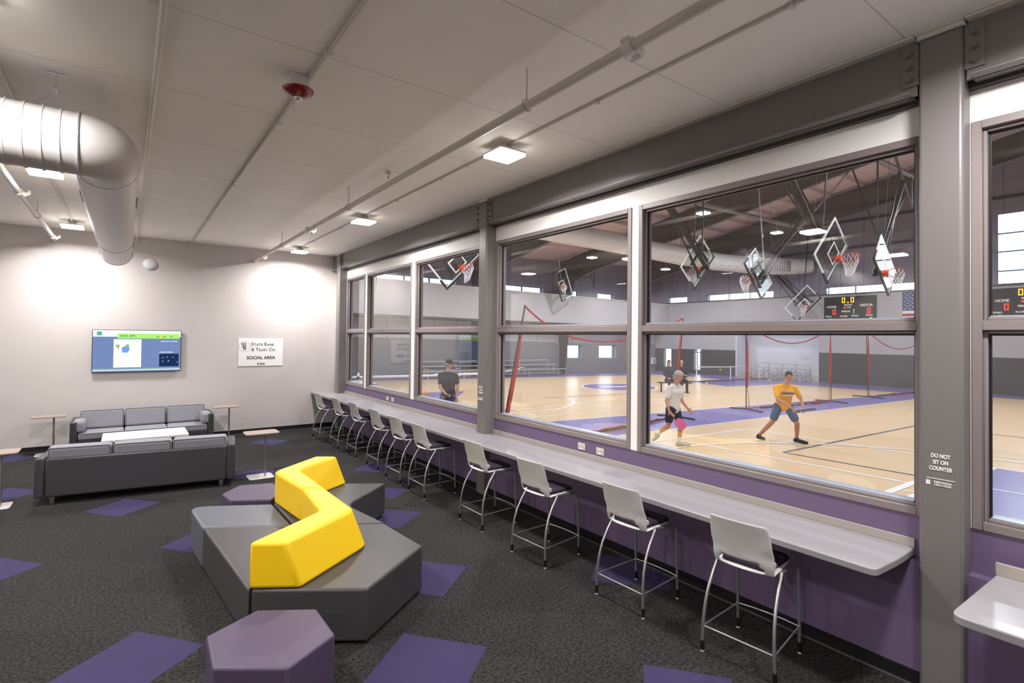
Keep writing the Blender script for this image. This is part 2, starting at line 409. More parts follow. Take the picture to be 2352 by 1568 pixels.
def window(y0, y1, n):
    """frame of welded steel profiles with a rail at half height and two panes"""
    X0, X1 = XW-.012, XW+PW+.01; t = .055; st = .03; zr0, zr1 = 2.465, 2.532
    f = MB()
    for (a, b, c, d) in ((y0, y0+t, WZ0, WZ1), (y1-t, y1, WZ0, WZ1)): f.box((X0, a, c), (X1, b, d))
    for (c, d) in ((WZ0, WZ0+t), (WZ1-t, WZ1), (zr0, zr1)): f.box((X0, y0+t, c), (X1, y1-t, d))
    # inner stops, set back from the face
    for (c, d) in ((WZ0+t, zr0), (zr1, WZ1-t)):
        f.box((X0+.035, y0+t, c), (X1-.02, y0+t+st*.7, d)); f.box((X0+.035, y1-t-st*.7, c), (X1-.02, y1-t, d))
        f.box((X0+.035, y0+t+st*.7, c), (X1-.02, y1-t-st*.7, c+.022)); f.box((X0+.035, y0+t+st*.7, d-.022), (X1-.02, y1-t-st*.7, d))
    o = struct(f.build('window_%d' % n, 'frame_paint', bevel=.004, seg=1))
    g = y0+t+st*.7; h = y1-t-st*.7
    for (c, d) in ((WZ0+t+.022, zr0-.022), (zr1+.022, WZ1-t-.022)):
        MB().box((X0+.075, g, c), (X0+.081, h, d)).build('pane', 'window_glass', o, smooth=0)
        s = MB(); q = .012
        s.box((X0+.066, g, c), (X0+.090, g+q, d)); s.box((X0+.066, h-q, c), (X0+.090, h, d)); s.box((X0+.066, g+q, d-q), (X0+.090, h-q, d))
        MB().box((X0+.045, g+q, c), (X0+.15, h-q, c+.010)).build('sill_strip', 'sill_light', o, smooth=0)
        s.build('seal', 'black_rubber', o, smooth=0)
for i, (a, b) in enumerate(wins): window(a, b, i+1)

# steel columns, rounded hollow section
clab = ['grey steel column in the far corner beside the back wall', 'grey steel column the long counter is notched around', 'large grey steel column in the foreground with white lettering DO NOT SIT ON COUNTER', None]
for (y0, y1), lb in zip(cols[:3], clab):
    t = thing('steel_column', lb, 'column', (4.50, (y0+y1)/2, 0))
    X0 = 4.385 if y0 < 10 else 4.36
    MB().box((X0, y0, 0), (XW+(.07 if y0 > 5 else -.004), y1, CEIL-.035)).build('shaft', 'steel_paint', t, bevel=.022, seg=4)
    MB().box((X0-.01, y0-.01, CEIL-.035), (XW-.001, y1+.01, CEIL)).build('cap_plate', 'pipe_paint', t, bevel=.006, seg=1)
    if y0 < 10:
        yc = (y0+y1)/2; mm = lambda z: frameM((X0-.0015, yc, z), (0, -1, 0), (0, 0, 1))
        txt('DO NOT', .037, mm(1.624), 'letter_white', t, bold=.0011, sx=.70)
        txt('SIT ON', .037, mm(1.582), 'letter_white', t, bold=.0011, sx=.70)
        txt('COUNTER', .037, mm(1.540), 'letter_white', t, bold=.0011, sx=.70)
        MB().box((X0-.003, yc-.076, 1.470), (X0-.0002, yc+.076, 1.4735)).build('rule', 'letter_white', t, smooth=0)
        txt('NEVADA', .021, frameM((X0-.0015, yc-.012, 1.449), (0, -1, 0), (0, 0, 1)), 'letter_white', t, bold=.0006, sx=1.15)
        txt('FIELD HOUSE', .0165, frameM((X0-.0015, yc-.012, 1.431), (0, -1, 0), (0, 0, 1)), 'letter_white', t, bold=.0005, sx=.92)
        lg = MB()
        for a in (0, 1):
            for b in (0, 1): lg.box((X0-.003, yc+.056+a*.012, 1.428+b*.015), (X0-.0002, yc+.067+a*.012, 1.442+b*.015))
        lg.build('emblem', 'letter_white', t, smooth=0)
# beams between the columns
def bolt(mb, x, y, z, r=.016):
    mb.tube([(x, y, z), (x-.006, y, z)], r*1.5, 14, 0); mb.tube([(x-.006, y, z), (x-.024, y, z)], r*1.15, 6, 0); mb.tube([(x-.024, y, z), (x-.034, y, z)], r*.6, 10, 0)
bays = [(13.66, YB, 'short stub of grey steel beam between the corner column and the back wall'), (6.88, 13.42, 'grey steel beam over the farthest run of windows'), (1.262, 6.66, 'dark grey steel beam over the two large middle windows'), (YF, 1.02, 'grey steel beam at the top right past the foreground column')]
for (a, b, lb) in bays:
    t = thing('steel_beam', lb, 'beam', (4.43, (a+b)/2, 4.1))
    zt, zb, tf = CEIL-.002, 4.10, .018; xf0, xf1, xw = 4.335, 4.505, 4.42
    MB().box((xw-.006, a+.012, zb), (xw+.006, b-.012, zt-tf)).build('web', 'steel_paint', t, smooth=0)
    MB().box((xf0, a+.02, zt-tf), (xf1, b-.02, zt)).build('flange', 'pipe_paint', t, bevel=.003, seg=1)
    MB().box((xf0, a+.04, zb), (xf1, b-.04, zb+.014)).build('flange', 'steel_paint', t, bevel=.003, seg=1)
    for (yy, sg) in ((a, 1), (b, -1)):
        if (yy, sg) in ((YB, -1), (YF, 1)) or b-a < 1: continue
        y1_, y2_ = sorted((yy+.003*sg, yy+.105*sg))
        p_ = MB().box((xw-.018, y1_, 4.17), (xw-.006, y2_, 4.45)).build('connection_plate', 'steel_paint', t, smooth=0)
        for zz in (4.215, 4.305, 4.395):
            bb = MB(); bolt(bb, xw-.018, yy+.055*sg, zz); bb.build('bolt', 'steel_paint', p_)

# ceiling services
def tagged(o, label, cat, group=None): return tag(o, label, cat, group)
tagged(MB().tube([(.155, YF, 4.475), (.155, YB-.03, 4.475), (.155, YB-.03, 4.38)], .024).build('conduit', 'pipe_paint'), 'white conduit under the ceiling nearest the round duct, thickest of the conduits', 'conduit')
c2 = tagged(MB().tube([(1.17, YF, 4.478), (1.17, YB-.05, 4.478)], .018).build('conduit', 'pipe_paint'), 'white conduit under the ceiling that feeds the red fire alarm', 'conduit')
MB().box((1.13, YB-.09, 4.44), (1.21, YB-.001, 4.499)).build('junction_box', 'pipe_paint', c2)
for yy in (1.6, 3.9, 5.5, 8.2, 10.9): MB().box((1.145, yy, 4.455), (1.195, yy+.02, 4.499)).build('clip', 'pipe_paint', c2, bevel=.002)
c3 = tagged(MB().tube([(3.33, YF, 4.485), (3.33, YB-.02, 4.485)], .011).build('conduit', 'pipe_paint'), 'thin white conduit linking the row of ceiling lights by the windows', 'conduit')
for yy in (1.6, 3.3, 5.5, 6.2, 7.6, 10.2, 12.0): MB().box((3.31, yy, 4.47), (3.36, yy+.025, 4.499)).build('clip', 'pipe_paint', c3)
tagged(MB().tube([(-.86, YF, 4.485), (-.86, YB-.5, 4.485)], .013).build('conduit', 'pipe_paint'), 'thin white conduit linking the ceiling lights left of the duct', 'conduit')
def sprinkler_pipe(x, lb, heads, hangers, zp=4.2):
    t = thing('sprinkler_pipe', lb, 'pipe', (x, 5, zp)); dz = zp-4.2
    MB().tube([(x, YF, 4.2+dz), (x, YB-.001, 4.2+dz)], .034, 14).build('pipe', 'pipe_paint', t)
    MB().tube([(x, YB-.03, 4.2+dz), (x, YB-.001, 4.2+dz)], .055, 14).build('escutcheon', 'pipe_paint', t)
    for y in hangers:
        h = MB(); h.tube([(x, y, CEIL), (x, y, 4.235+dz)], .006, 6); h.tube([(x+.045*math.cos(a), y, 4.205+dz+.045*math.sin(a)) for a in [i*pi/8 for i in range(17)]], .005, 6); h.build('hanger', 'pipe_paint', t)
    for y, k in heads:
        h = MB(); h.tube([(x, y-.035, 4.2+dz), (x, y+.035, 4.2+dz)], .052, 16); h.tube([(x, y, 4.2+dz), (x+.07, y, 4.17+dz), (x+.10, y, 4.19+dz), (x+.105, y, 4.23+dz)], [.036, .032, .026, .02], 12)
        h.tube([(x-.045, y-.03, 4.235+dz), (x-.045, y+.03, 4.235+dz)], .012, 8); h.tube([(x+.06, y-.04, 4.15+dz), (x+.06, y+.04, 4.15+dz)], .011, 8)
        h.build('coupling', 'white_paint', t)
sprinkler_pipe(2.50, 'white sprinkler pipe hung below the ceiling alongside the windows', [(2.2, 0), (9.35, 0), (13.3, 0)], [3.25, 7.35, 11.3])
sprinkler_pipe(-1.20, 'white sprinkler pipe hung at the far left behind the duct', [(9.6, 0), (13.6, 0)], [4.2, 7.6, 11.4], 4.27)
sp = MB(); sp.tube([(2.68, 6.38, CEIL), (2.68, 6.38, CEIL-.04)], .03, 12); sp.tube([(2.68, 6.38, CEIL-.04), (2.68, 6.38, CEIL-.10)], .012, 8); sp.lathe([(.004, 0), (.028, .002), (.028, .006), (.004, .008)], (2.68, 6.38, CEIL-.11), 14)
tag(sp.build('fire_sprinkler', 'chrome'), 'small brass-coloured sprinkler head on the ceiling beside the pipe', 'sprinkler')
# fire alarm
t = thing('fire_alarm', 'red round fire alarm strobe on a white box under the ceiling', 'alarm', (1.10, 4.50, 4.36))
MB().box((1.03, 4.43, 4.39), (1.17, 4.57, CEIL)).build('back_box', 'white_paint', t, bevel=.006)
MB().lathe([(.001, -.062), (.04, -.060), (.07, -.050), (.10, -.031), (.118, -.012), (.122, 0), (.10, .01), (.02, .012)], (1.10, 4.50, 4.39), 32).build('dome', 'alarm_red', t)
MB().ell((1.10, 4.50, 4.328), (.034, .034, .028), 16, 8).build('strobe_lens', 'strobe', t)
for i, ch in enumerate('FIRE'):
    a = -pi/2-.05+(i-1.5)*.27; r_ = .098
    ctr = Vector((1.10+r_*math.cos(a), 4.50+r_*math.sin(a), 4.374)); tx = Vector((-math.sin(a), math.cos(a), 0)); rad = Vector((math.cos(a), math.sin(a), 0)); up = (rad*.62+Vector((0, 0, .78)))
    nn = tx.cross(up.normalized()); txt(ch, .036, frameM(ctr+nn*.006, tx, up), 'letter_white', t, bold=.0008)
# ceiling lights
def panel_light(x, y, lb):
    t = thing('ceiling_light', lb, 'light', (x, y, 4.40), group='square LED panels under the ceiling')
    h = MB(); h.box((x-.17, y-.17, 4.405), (x+.17, y+.17, 4.425)); h.box((x-.06, y-.06, 4.425), (x+.06, y+.06, CEIL)); h.build('housing', 'white_paint', t, bevel=.004)
    MB().box((x-.165, y-.165, 4.372), (x+.165, y+.165, 4.405)).build('diffuser', 'panel_glow', t, smooth=0)
    l = bpy.data.lights.new('lamp', 'AREA'); l.energy = LAMP_W; l.size = .33; l.color = (1, .972, .955); l.spread = R(166)
    lo = bpy.data.objects.new('lamp', l); C.objects.link(lo); lo.parent = t; lo.location = (0, 0, -.035)
for (y, s_) in ((4.72, 'nearest of the row by the windows'), (9.0, 'second nearest of the row by the windows'), (13.2, 'farthest of the row by the windows, close to the back wall'), (.45, 'out of view above the camera end of the windows'), (-3.8, 'out of view behind the camera')):
    panel_light(3.33, y, 'glowing square ceiling light, '+s_)
for (y, s_) in ((8.80, 'just under the white duct elbow at the left'), (12.95, 'left of the hanging duct near the back wall'), (4.5, 'left of view before the duct'), (.3, 'left of view beside the camera')):
    panel_light(-.86, y, 'glowing square ceiling light, '+s_)
for y in (.3, 4.5, 8.8, 12.95): panel_light(-5.0, y, 'glowing square ceiling light in the far left row outside the frame')

# round duct
t = thing('round_duct', 'white round ventilation duct turning an elbow under the ceiling', 'duct', (-.18, 5.65, 3.95))
r0 = .25; zc = 3.95; yc = 5.65; xc = -.18
MB().tube([(XL, yc, zc), (-.34, yc, zc)], r0, 40).build('straight_section', 'duct_paint', t)
for x in [-.345-.11*i for i in range(26)]: MB().tube([(x-.006, yc, zc), (x+.006, yc, zc)], r0+.009, 40).build('collar_ring', 'duct_paint', t)
ep = [(-.345, yc, zc)]
for i in range(0, 4):
    a = R(90)*(i/3.0); 
    ep.append((xc-.15+.15*math.sin(a), yc+.20-.20*math.cos(a), zc))
ep.append((xc, yc+.42, zc))
MB().tube(ep, r0+.003, 40).build('elbow', 'duct_paint', t)
MB().tube([(xc, yc+.42, zc), (xc, 12.8, zc)], r0, 48).build('spiral_section', 'spiral_duct', t)
for yy in (yc+.42, 10.8, 12.72): MB().tube([(xc, yy-.02, zc), (xc, yy+.02, zc)], r0+.006, 40).build('joint_band', 'duct_paint', t)
for sx_ in (-1, 1):
    for yy in (7.3, 10.9, 12.3):
        a = R(-10); MB().box((-.006, yy, -.016), (.006, yy+.5, .016), 0, Matrix.Translation((xc+sx_*(r0+.001)*math.cos(a), 0, zc+r0*math.sin(a)))).build('side_vent', 'black_rubber', t)
hk = MB()
for x in (-.50,):
    hk.tube([(x, yc, CEIL), (x, yc, CEIL-.14)], .003, 6); hk.box((x-.02, yc-.012, CEIL-.17), (x+.02, yc+.012, CEIL-.13))
    for dx in (-.13, .16): hk.tube([(x, yc, CEIL-.16), (x+dx, yc, zc+r0+.01)], .004, 6)
    hk.tube([(x+.16, yc+(r0+.014)*math.cos(a), zc+(r0+.014)*math.sin(a)) for a in [i*pi/12 for i in range(25)]], .006, 6)
    hk.box((x-.06, yc-.02, CEIL-.01), (x+.06, yc+.02, CEIL))
hk.build('cable_hanger', 'aluminium', t)
MB().tube([(xc, 9.4, CEIL), (xc, 9.4, zc+r0)], .003, 6).build('cable_hanger', 'aluminium', t)
# wall speaker
tag(MB().ell((.39, YB-.01, 3.92), (.128, .075, .128), 32, 16).build('wall_speaker', 'bin_white'), 'white round dome on the back wall beside the end of the duct', 'speaker')

# ------------------------------------------------------------------ television
def hx(m_, x0, x1, z0, z1, y, mi=0, th=.0015): m_.box((x0, y-th, z0), (x1, y, z1), mi)
t = thing('television', 'flat wall television showing a blue notice screen with green time bar', 'television', (.215, YB, 2.0))
TL, TR, TB, TT = -.575, 1.005, 1.555, 2.462; yf = YB-.075
MB().box((TL, yf, TB), (TR, YB-.03, TT)).build('case', 'black_plastic', t, bevel=.006)
MB().box((0, YB-.03, 1.8), (.45, YB-.002, 2.2)).build('bracket', 'black_plastic', t)
wd = TR-TL; ht = TT-TB
def sx(u): return TL+.012+u*(wd-.024)
def sz(v): return TT-.012-v*(ht-.024)
sc = MB().box((sx(0), yf-.002, sz(1)), (sx(1), yf, sz(0))).build('screen', 'tv_blue', t, smooth=0)
def srect(name, u0, v0, u1, v1, m_, lay=1):
    return MB().box((sx(u0), yf-.002-.0012*lay, sz(v1)), (sx(u1), yf-.002, sz(v0))).build(name, m_, sc, smooth=0)
srect('header', 0, 0, 1, .155, 'tv_white'); srect('time_bar', .265, .075, .985, .195, 'tv_green', 2)
srect('logo_square', .042, .035, .095, .125, 'tv_teal', 2); srect('notice', .225, .215, .535, .90, 'tv_white', 1)
srect('radar_map', .745, .575, .98, .895, 'tv_dark', 1); srect('green_line', 0, .93, 1, .937, 'tv_green', 1); srect('ticker', 0, .955, 1, .975, 'tv_white', 1)
g_ = MB()
for (u0, v0, u1, v1) in ((.255, .255, .41, .268), (.43, .255, .50, .268), (.28, .315, .48, .32), (.26, .62, .42, .626), (.26, .66, .34, .666), (.26, .70, .35, .704), (.38, .68, .48, .686), (.38, .71, .47, .715), (.26, .74, .36, .744), (.38, .74, .48, .745), (.26, .78, .35, .785), (.38, .78, .46, .785), (.30, .82, .44, .825), (.11, .06, .18, .068), (.11, .09, .20, .1), (.70, .035, .85, .042), (.78, .67, .80, .68), (.83, .65, .85, .66), (.90, .655, .92, .665), (.85, .74, .862, .77), (.78, .76, .80, .77), (.95, .78, .97, .79)):
    MB().box((sx(u0), yf-.006, sz(v1)), (sx(u1), yf-.0045, sz(v0))).build('text_line', 'tv_faint', sc, smooth=0)
srect('photo_sky', .32, .40, .385, .54, 'tv_sky', 2); srect('photo_person', .315, .415, .40, .50, 'tv_sky', 3); srect('photo_face', .345, .36, .365, .40, 'tv_skin', 3); srect('photo_leaves', .365, .335, .395, .42, 'tv_leaf', 2); srect('photo_leaves', .248, .345, .29, .41, 'tv_leaf', 2); srect('photo_face', .268, .40, .285, .46, 'tv_skin', 3)
for (b_, s_, u, v, m_) in (('10:21 AM', .062, .375, .135, 'tv_text'), ('TUESDAY', .022, .56, .12, 'tv_teal'), ('FEBRUARY 14', .026, .565, .155, 'tv_teal'), ('43', .044, .725, .15, 'tv_text'), ('60', .044, .805, .15, 'tv_text'), ('59', .044, .885, .15, 'tv_text'), ('EVENTS & ACTIVITIES', .030, .86, .265, 'tv_white'), ('LOCAL RADAR', .034, .825, .535, 'tv_white'), ('N', .07, .0685, .08, 'tv_leaf')):
    if b_ in ('TUESDAY', 'FEBRUARY 14'): continue
    txt(b_, s_, frameM((sx(u), yf-.0065, sz(v)), (1, 0, 0), (0, 0, 1)), m_, sc, bold=.001, depth=.0005, sx=1.1)
MB().tube([(sx(.755), yf-.008, sz(.135)), (sx(.755), yf-.005, sz(.135))], .02, 16).build('sun_icon', 'tv_yellow', sc)

# sign
t = thing('wall_sign', 'white rectangular wall sign reading STATE BANK & TRUST CO. SOCIAL AREA', 'sign', (2.68, YB, 1.63))
SL, SR, SB, ST = 2.178, 3.185, 1.625, 2.295
MB().box((SL, YB-.012, SB), (SR, YB, ST)).build('panel', 'sign_white', t, bevel=.002, seg=1)
def sg_(b, s_, u, v, m_='letter_grey', bold=.002, sx_=1.0, rot=0):
    x = SL+u*(SR-SL); z = ST-v*(ST-SB); X = Vector((math.cos(rot), 0, math.sin(rot))); Y = Vector((-math.sin(rot), 0, math.cos(rot)))
    return txt(b, s_, frameM((x, YB-.0135, z), X, Y), m_, t, bold=bold, sx=sx_)
def smallcaps(words, u0, v, big, small, gap=.0, k=1.0):
    u = u0
    for wd_ in words:
        for i, ch in enumerate(wd_):
            s_ = big if i == 0 else small; z = v+(0 if i == 0 else .024*big/.16)
            o = sg_(ch, s_, u, z, bold=.0018, sx_=.92)
            xs = [vv.co.x for vv in o.data.vertices]; wdt = max(xs)-min(xs)
            sh = -(min(xs)+t.location.x-(SL+u*(SR-SL)))
            for vv in o.data.vertices: vv.co.x += sh
            u += (wdt+.010)/(SR-SL)
            # little serif feet
            zs = [vv.co.z for vv in o.data.vertices]
            if ch in 'TANKRI':
                b0 = min(xs)+sh; lw = .022 if i == 0 else .017; zz = min(zs)
                feet = [(b0+wdt/2)] if ch in 'TI' else [b0+.01, b0+wdt-.01]
                q = MB()
                for fx in feet: q.box((fx-lw/2+t.location.x, YB-.0145, zz+t.location.z), (fx+lw/2+t.location.x, YB-.0125, zz+.005+t.location.z))
                q.build('serif', 'letter_grey', t, smooth=0)
        u += .028
smallcaps(['STATE', 'BANK'], .285, .205, .108, .078)
smallcaps(['&', 'TRUST', 'CO.'], .285, .40, .108, .078)
sg_('SOCIAL AREA', .105, .505, .70, bold=.004)
sg_('S', .12, .095, .225, sx_=1.0, rot=.25, bold=.003); sg_('T', .12, .155, .235, rot=.35, bold=.003); sg_('B', .135, .135, .345, rot=.3, bold=.003)
rr = MB(); rr.tube([(SL+.14*(SR-SL)+.122*math.cos(a), YB-.0125, ST-.29*(ST-SB)+.122*math.sin(a)) for a in [2*pi*i/40 for i in range(40)]], .0022, 6, closed=True); rr.build('emblem_ring', 'letter_grey', t)
sg_('NEVADA', .033, .53, .905, bold=.001); sg_('FIELD HOUSE', .022, .53, .945, bold=.0006, sx_=.85)
MB().box((SL+.42*(SR-SL), YB-.014, ST-.955*(ST-SB)), (SL+.45*(SR-SL), YB-.0118, ST-.885*(ST-SB))).build('emblem_square', 'letter_grey', t, smooth=0)

# ------------------------------------------------------------------ counter and its fittings
def rounded(pts, idx, r, n=5):
    out = []
    m = len(pts)
    for i, p in enumerate(pts):
        if i in idx:
            p = Vector(p); a = (Vector(pts[i-1])-p).normalized(); b = (Vector(pts[(i+1) % m])-p).normalized()
            for k in range(n+1):
                s_ = k/n; q0 = p+a*r*(1-s_)**2+b*r*s_**2; out.append(tuple(q0))
        else: out.append(tuple(p))
    return out
XF = 3.89; ZT = .925
t = thing('counter', 'long pale counter running under the windows, notched around a steel column', 'counter', (4.2, 7.3, .87))
pts = [(XF, YB-.001), (XF, 1.345), (4.20, 1.325), (XW-.001, 1.325), (XW-.001, 6.655), (4.383, 6.655), (4.383, 6.885), (XW-.001, 6.885), (XW-.001, 13.415), (4.358, 13.415), (4.358, 13.665), (XW-.001, 13.665), (XW-.001, YB-.001)]
pts = rounded(pts, [1], .05)
MB().prism(pts, pts, ZT-.05, ZT).build('top', 'counter_top', t, bevel=.008, seg=3)
bs = MB(); bs.box((XW-.022, 1.33, ZT), (XW-.001, 6.655, ZT+.062)); bs.box((XW-.022, 6.885, ZT), (XW-.001, 13.415, ZT+.062)); bs.box((XW-.022, 13.665, ZT), (XW-.001, YB-.001, ZT+.062))
bs.build('backsplash', 'counter_edge', t, bevel=.003)
t = thing('counter', 'second shorter pale counter starting at the lower right behind the big column', 'counter', (4.2, -1, .87))
pts = rounded([(3.62, YF+.05), (XW-.001, YF+.05), (XW-.001, .885), (3.62, .885)], [3], .08, 8)
pts = rounded([(3.62, YF+.05), (XW-.001, YF+.05), (XW-.001, .875), (3.60, .90)], [3], .08, 8)
MB().prism(pts, pts, ZT-.05, ZT).build('top', 'counter_top', t, bevel=.008, seg=3)
MB().box((XW-.12, YF+.05, ZT), (XW-.09, .88, ZT+.075)).build('backsplash', 'counter_edge', t, bevel=.003)
for (y, z, lb) in ((4.735, 1.052, 'beige outlet plate on the purple strip, left of the nearer pair'), (4.42, 1.046, 'beige outlet plate on the purple strip, right of the nearer pair'), (10.72, 1.052, 'beige outlet plate on the purple strip, left of the far pair'), (10.45, 1.05, 'beige outlet plate on the purple strip, right of the far pair')):
    t = thing('outlet', lb, 'outlet', (XW, y, z), group=None)
    MB().box((XW-.008, y-.062, z-.042), (XW, y+.062, z+.042)).build('plate', 'outlet', t, bevel=.003)
    MB().box((XW-.013, y-.045, z-.032), (XW-.006, y+.045, z+.032)).build('face', 'outlet', t, bevel=.003)
    q = MB()
    for a in (-.022, .022):
        for b in (-.008, .012): q.box((XW-.0145, y+a-.002, z+b-.004), (XW-.0125, y+a+.002, z+b+.004))
    q.build('slots', 'outlet_slot', t, smooth=0)
    MB().box((XW-.015, y-.028, z-.030), (XW-.0125, y+.028, z-.020)).build('tag', 'letter_white', t, smooth=0)

# ------------------------------------------------------------------ stools (local frame: faces +x)
def make_stool():
    t = thing('counter_stool', 'x', 'stool', (0, 0, 0))
    rt = .0125
    for s_ in (-1, 1):
        rear = MB(); pts = []
        for (x, z) in ((-.272, .0), (-.274, .08), (-.275, .16), (-.270, .26), (-.252, .37), (-.216, .48), (-.155, .59), (-.070, .70)):
            pts.append((x, s_*(.268-.035*(z/.7)**1.5), z))
        rear.tube(pts[1:], rt, 12); o = rear.build('leg', 'silver_tube', t, world=False)
        MB().tube([(-.273, s_*.268, .012), (-.274, s_*.267, .085)], .0155, 12).build('foot_sleeve', 'black_plastic', o, world=False)
        MB().tube([(-.273, s_*.268, 0), (-.273, s_*.268, .012)], [.014, .016], 12).build('glide', 'glide_white', o, world=False)
        fr = MB(); yb = s_*.232
        pts = [(.262, s_*.238, .08), (.255, s_*.237, .3), (.248, s_*.235, .5), (.243, s_*.233, .635), (.232, yb, .668), (.205, yb, .686), (.16, yb, .690), (.05, yb, .692), (-.02, yb, .698), (-.075, yb, .704)]
        fr.tube(pts, rt, 12); o = fr.build('leg', 'silver_tube', t, world=False)
        MB().tube([(.263, s_*.238, .012), (.262, s_*.238, .085)], .0155, 12).build('foot_sleeve', 'black_plastic', o, world=False)
        MB().tube([(.263, s_*.238, 0), (.263, s_*.238, .012)], [.014, .016], 12).build('glide', 'glide_white', o, world=False)
    z = .195
    for (a, b) in (((-.27, -.262, z), (-.27, .262, z)), ((.257, -.236, z+.01), (.257, .236, z+.01)), ((-.27, -.262, z), (.257, -.236, z+.01)), ((-.27, .262, z), (.257, .236, z+.01))):
        if a[0] == b[0] and a[0] > 0: pts = [a, (.275, -.12, z+.01), (.28, 0, z+.01), (.275, .12, z+.01), b]
        else: pts = [a, b]
        MB().tube(pts, .0065, 8).build('footrest_rod', 'silver_tube', t, world=False)
    # seat pan and back in one moulded shell with a hand opening
    prof = [(.215, .700), (.13, .700), (.04, .700), (-.05, .700), (-.115, .698), (-.175, .694), (-.214, .704), (-.228, .745), (-.232, .786), (-.231, .83), (-.238, .88), (-.250, .94), (-.268, 1.00), (-.285, 1.045), (-.296, 1.068)]
    hw = [.185, .20, .21, .215, .218, .220, .224, .227, .229, .230, .229, .227, .223, .217, .208]
    nu = 17; g = MB(); vs = []; fs = []
    for i, (x, z) in enumerate(prof):
        for k in range(nu):
            u = -1+2*k/(nu-1); bow = 0 if i < 5 else (.060*min(1, (i-4)/4.0))*(1-abs(u)**2.2)
            dip = 0 if i > 5 else -.0*(1-u*u)
            zz = z+dip+(.012*(1-u*u) if i >= 13 else 0)
            vs.append((x-bow+.02*(1 if i > 5 else 0)+(.03*abs(u)**3 if 5 < i < 10 else 0), u*hw[i], zz))
    for i in range(len(prof)-1):
        for k in range(nu-1):
            if (i == 6 and 2 <= k <= nu-4) or (i == 7 and 3 <= k <= nu-5): continue
            fs.append((i*nu+k, i*nu+k+1, (i+1)*nu+k+1, (i+1)*nu+k))
    g.add(vs, fs); o = g.build('backrest', 'stool_shell', t, world=False, smooth=60)
    so = o.modifiers.new('thick', 'SOLIDIFY'); so.thickness = .012; so.offset = 0
    sb = o.modifiers.new('sub', 'SUBSURF'); sb.levels = 1; sb.render_levels = 1
    for s_ in (-1, 1):
        MB().tube([(-.165, s_*.212, .775), (-.165, s_*.226, .775)], .022, 14).build('hinge', 'stool_shell', t, world=False, bevel=.003)
    pad = MB(); q = rounded([(-.17, -.185), (.235, -.19), (.235, .19), (-.17, .185)], [0, 1, 2, 3], .06, 5)
    q2 = [(a*.96, b*.96) for a, b in q]; pad.prism(q, q2, .704, .742); pad.build('seat', 'seat_purple', t, world=False, bevel=.014, seg=4)
    return t
stools = [(3.84, 12.42, 0, 'farthest counter stool, right beside the back wall'), (3.88, 11.27, .01, 'second counter stool from the back wall'), (3.92, 10.32, .02, 'third counter stool from the back wall'), (3.90, 9.17, 0, 'fourth counter stool from the back wall'),
          (3.85, 8.15, -.03, 'fifth counter stool from the back wall'), (3.84, 7.26, 0, 'sixth counter stool, just beyond the notched steel column'), (3.84, 5.70, 0, 'counter stool in front of the steel column the counter wraps'), (3.80, 4.49, -.06, 'third nearest counter stool, below the two nearer outlets'),
          (3.868, 3.25, -.03, 'second nearest counter stool with a purple carpet tile beneath'), (3.905, 2.165, -.10, 'nearest counter stool, cut by the bottom edge of the photo')]
proto = make_stool()
for i, (x, y, a, lb) in enumerate(stools):
    o = proto if i == 0 else dup(proto)
    o.location = (x, y, 0); o.rotation_euler = (0, 0, -a); tag(o, 'grey plastic and silver tube '+lb, 'stool', 'stools along the window counter')
for i in (4, 5, 8):
    pass

# ------------------------------------------------------------------ modular lounge seating
ZS = .43
def module(name, poly, m_, lb, cat='ottoman', z1=ZS, rnd=None, r=.07, bev=.022):
    cx = sum(p[0] for p in poly)/len(poly); cy = sum(p[1] for p in poly)/len(poly)
    t = thing(name, lb, cat, (cx, cy, 0))
    p2 = rounded(poly, rnd, r, 5) if rnd else poly
    ins = [(cx+(p[0]-cx)*.93, cy+(p[1]-cy)*.93) for p in poly]
    MB().prism(ins, ins, 0, .03).build('plinth', 'black_plastic', t)
    o = MB().prism(p2, p2, .022, z1).build('upholstery', m_, t, bevel=bev, seg=4)
    return t
module('bench_module', [(.788, 4.468), (1.50, 4.955), (1.42, 5.695), (.660, 6.140)], 'grey_vinyl', 'charcoal grey wedge bench module left of the near yellow backrest', 'bench')
module('bench_module', [(.803, 4.445), (1.54, 3.95), (2.275, 4.48), (2.215, 5.235), (1.43, 5.685), (1.515, 4.95)], 'grey_vinyl', 'charcoal grey angular bench module in front of the near yellow backrest', 'bench')
module('bench_module', [(.655, 6.155), (.60, 7.0), (1.40, 6.56), (1.41, 5.71)], 'slate_vinyl', 'slate blue-grey bench module behind the left wedge', 'bench', rnd=[1], r=.24)
module('bench_module', [(1.43, 5.70), (2.225, 5.25), (2.10, 6.06), (2.82, 6.66), (2.1, 7.13), (1.42, 6.6)], 'grey_vinyl', 'charcoal grey bench module notched on its right, before the far yellow backrest', 'bench', rnd=[2], r=.18)
module('ottoman', [(.452, 3.93), (.785, 4.10), (1.136, 3.875), (1.14, 3.475), (.80, 3.275), (.44, 3.53)], 'purple_vinyl', 'purple hexagonal ottoman in the foreground', bev=.018)
module('ottoman', [(1.02, 6.99), (1.42, 6.74), (1.66, 7.10), (1.60, 7.50), (1.22, 7.62), (.98, 7.32)], 'purple_vinyl', 'purple ottoman half hidden behind the yellow backrest and slate bench', bev=.018)
def backrest(name, top, bot, lb):
    cx = sum(p[0] for p in bot)/len(bot); cy = sum(p[1] for p in bot)/len(bot)
    t = thing(name, lb, 'backrest', (cx, cy, ZS))
    MB().prism(bot, top, ZS+.001, .79).build('cushion', 'yellow_vinyl', t, bevel=.03, seg=4)
    # stitched seam along the top edge
    s_ = MB(); k = len(top)//2
    s_.tube([(p[0], p[1], .7875) for p in top[:k]], .003, 6); return t
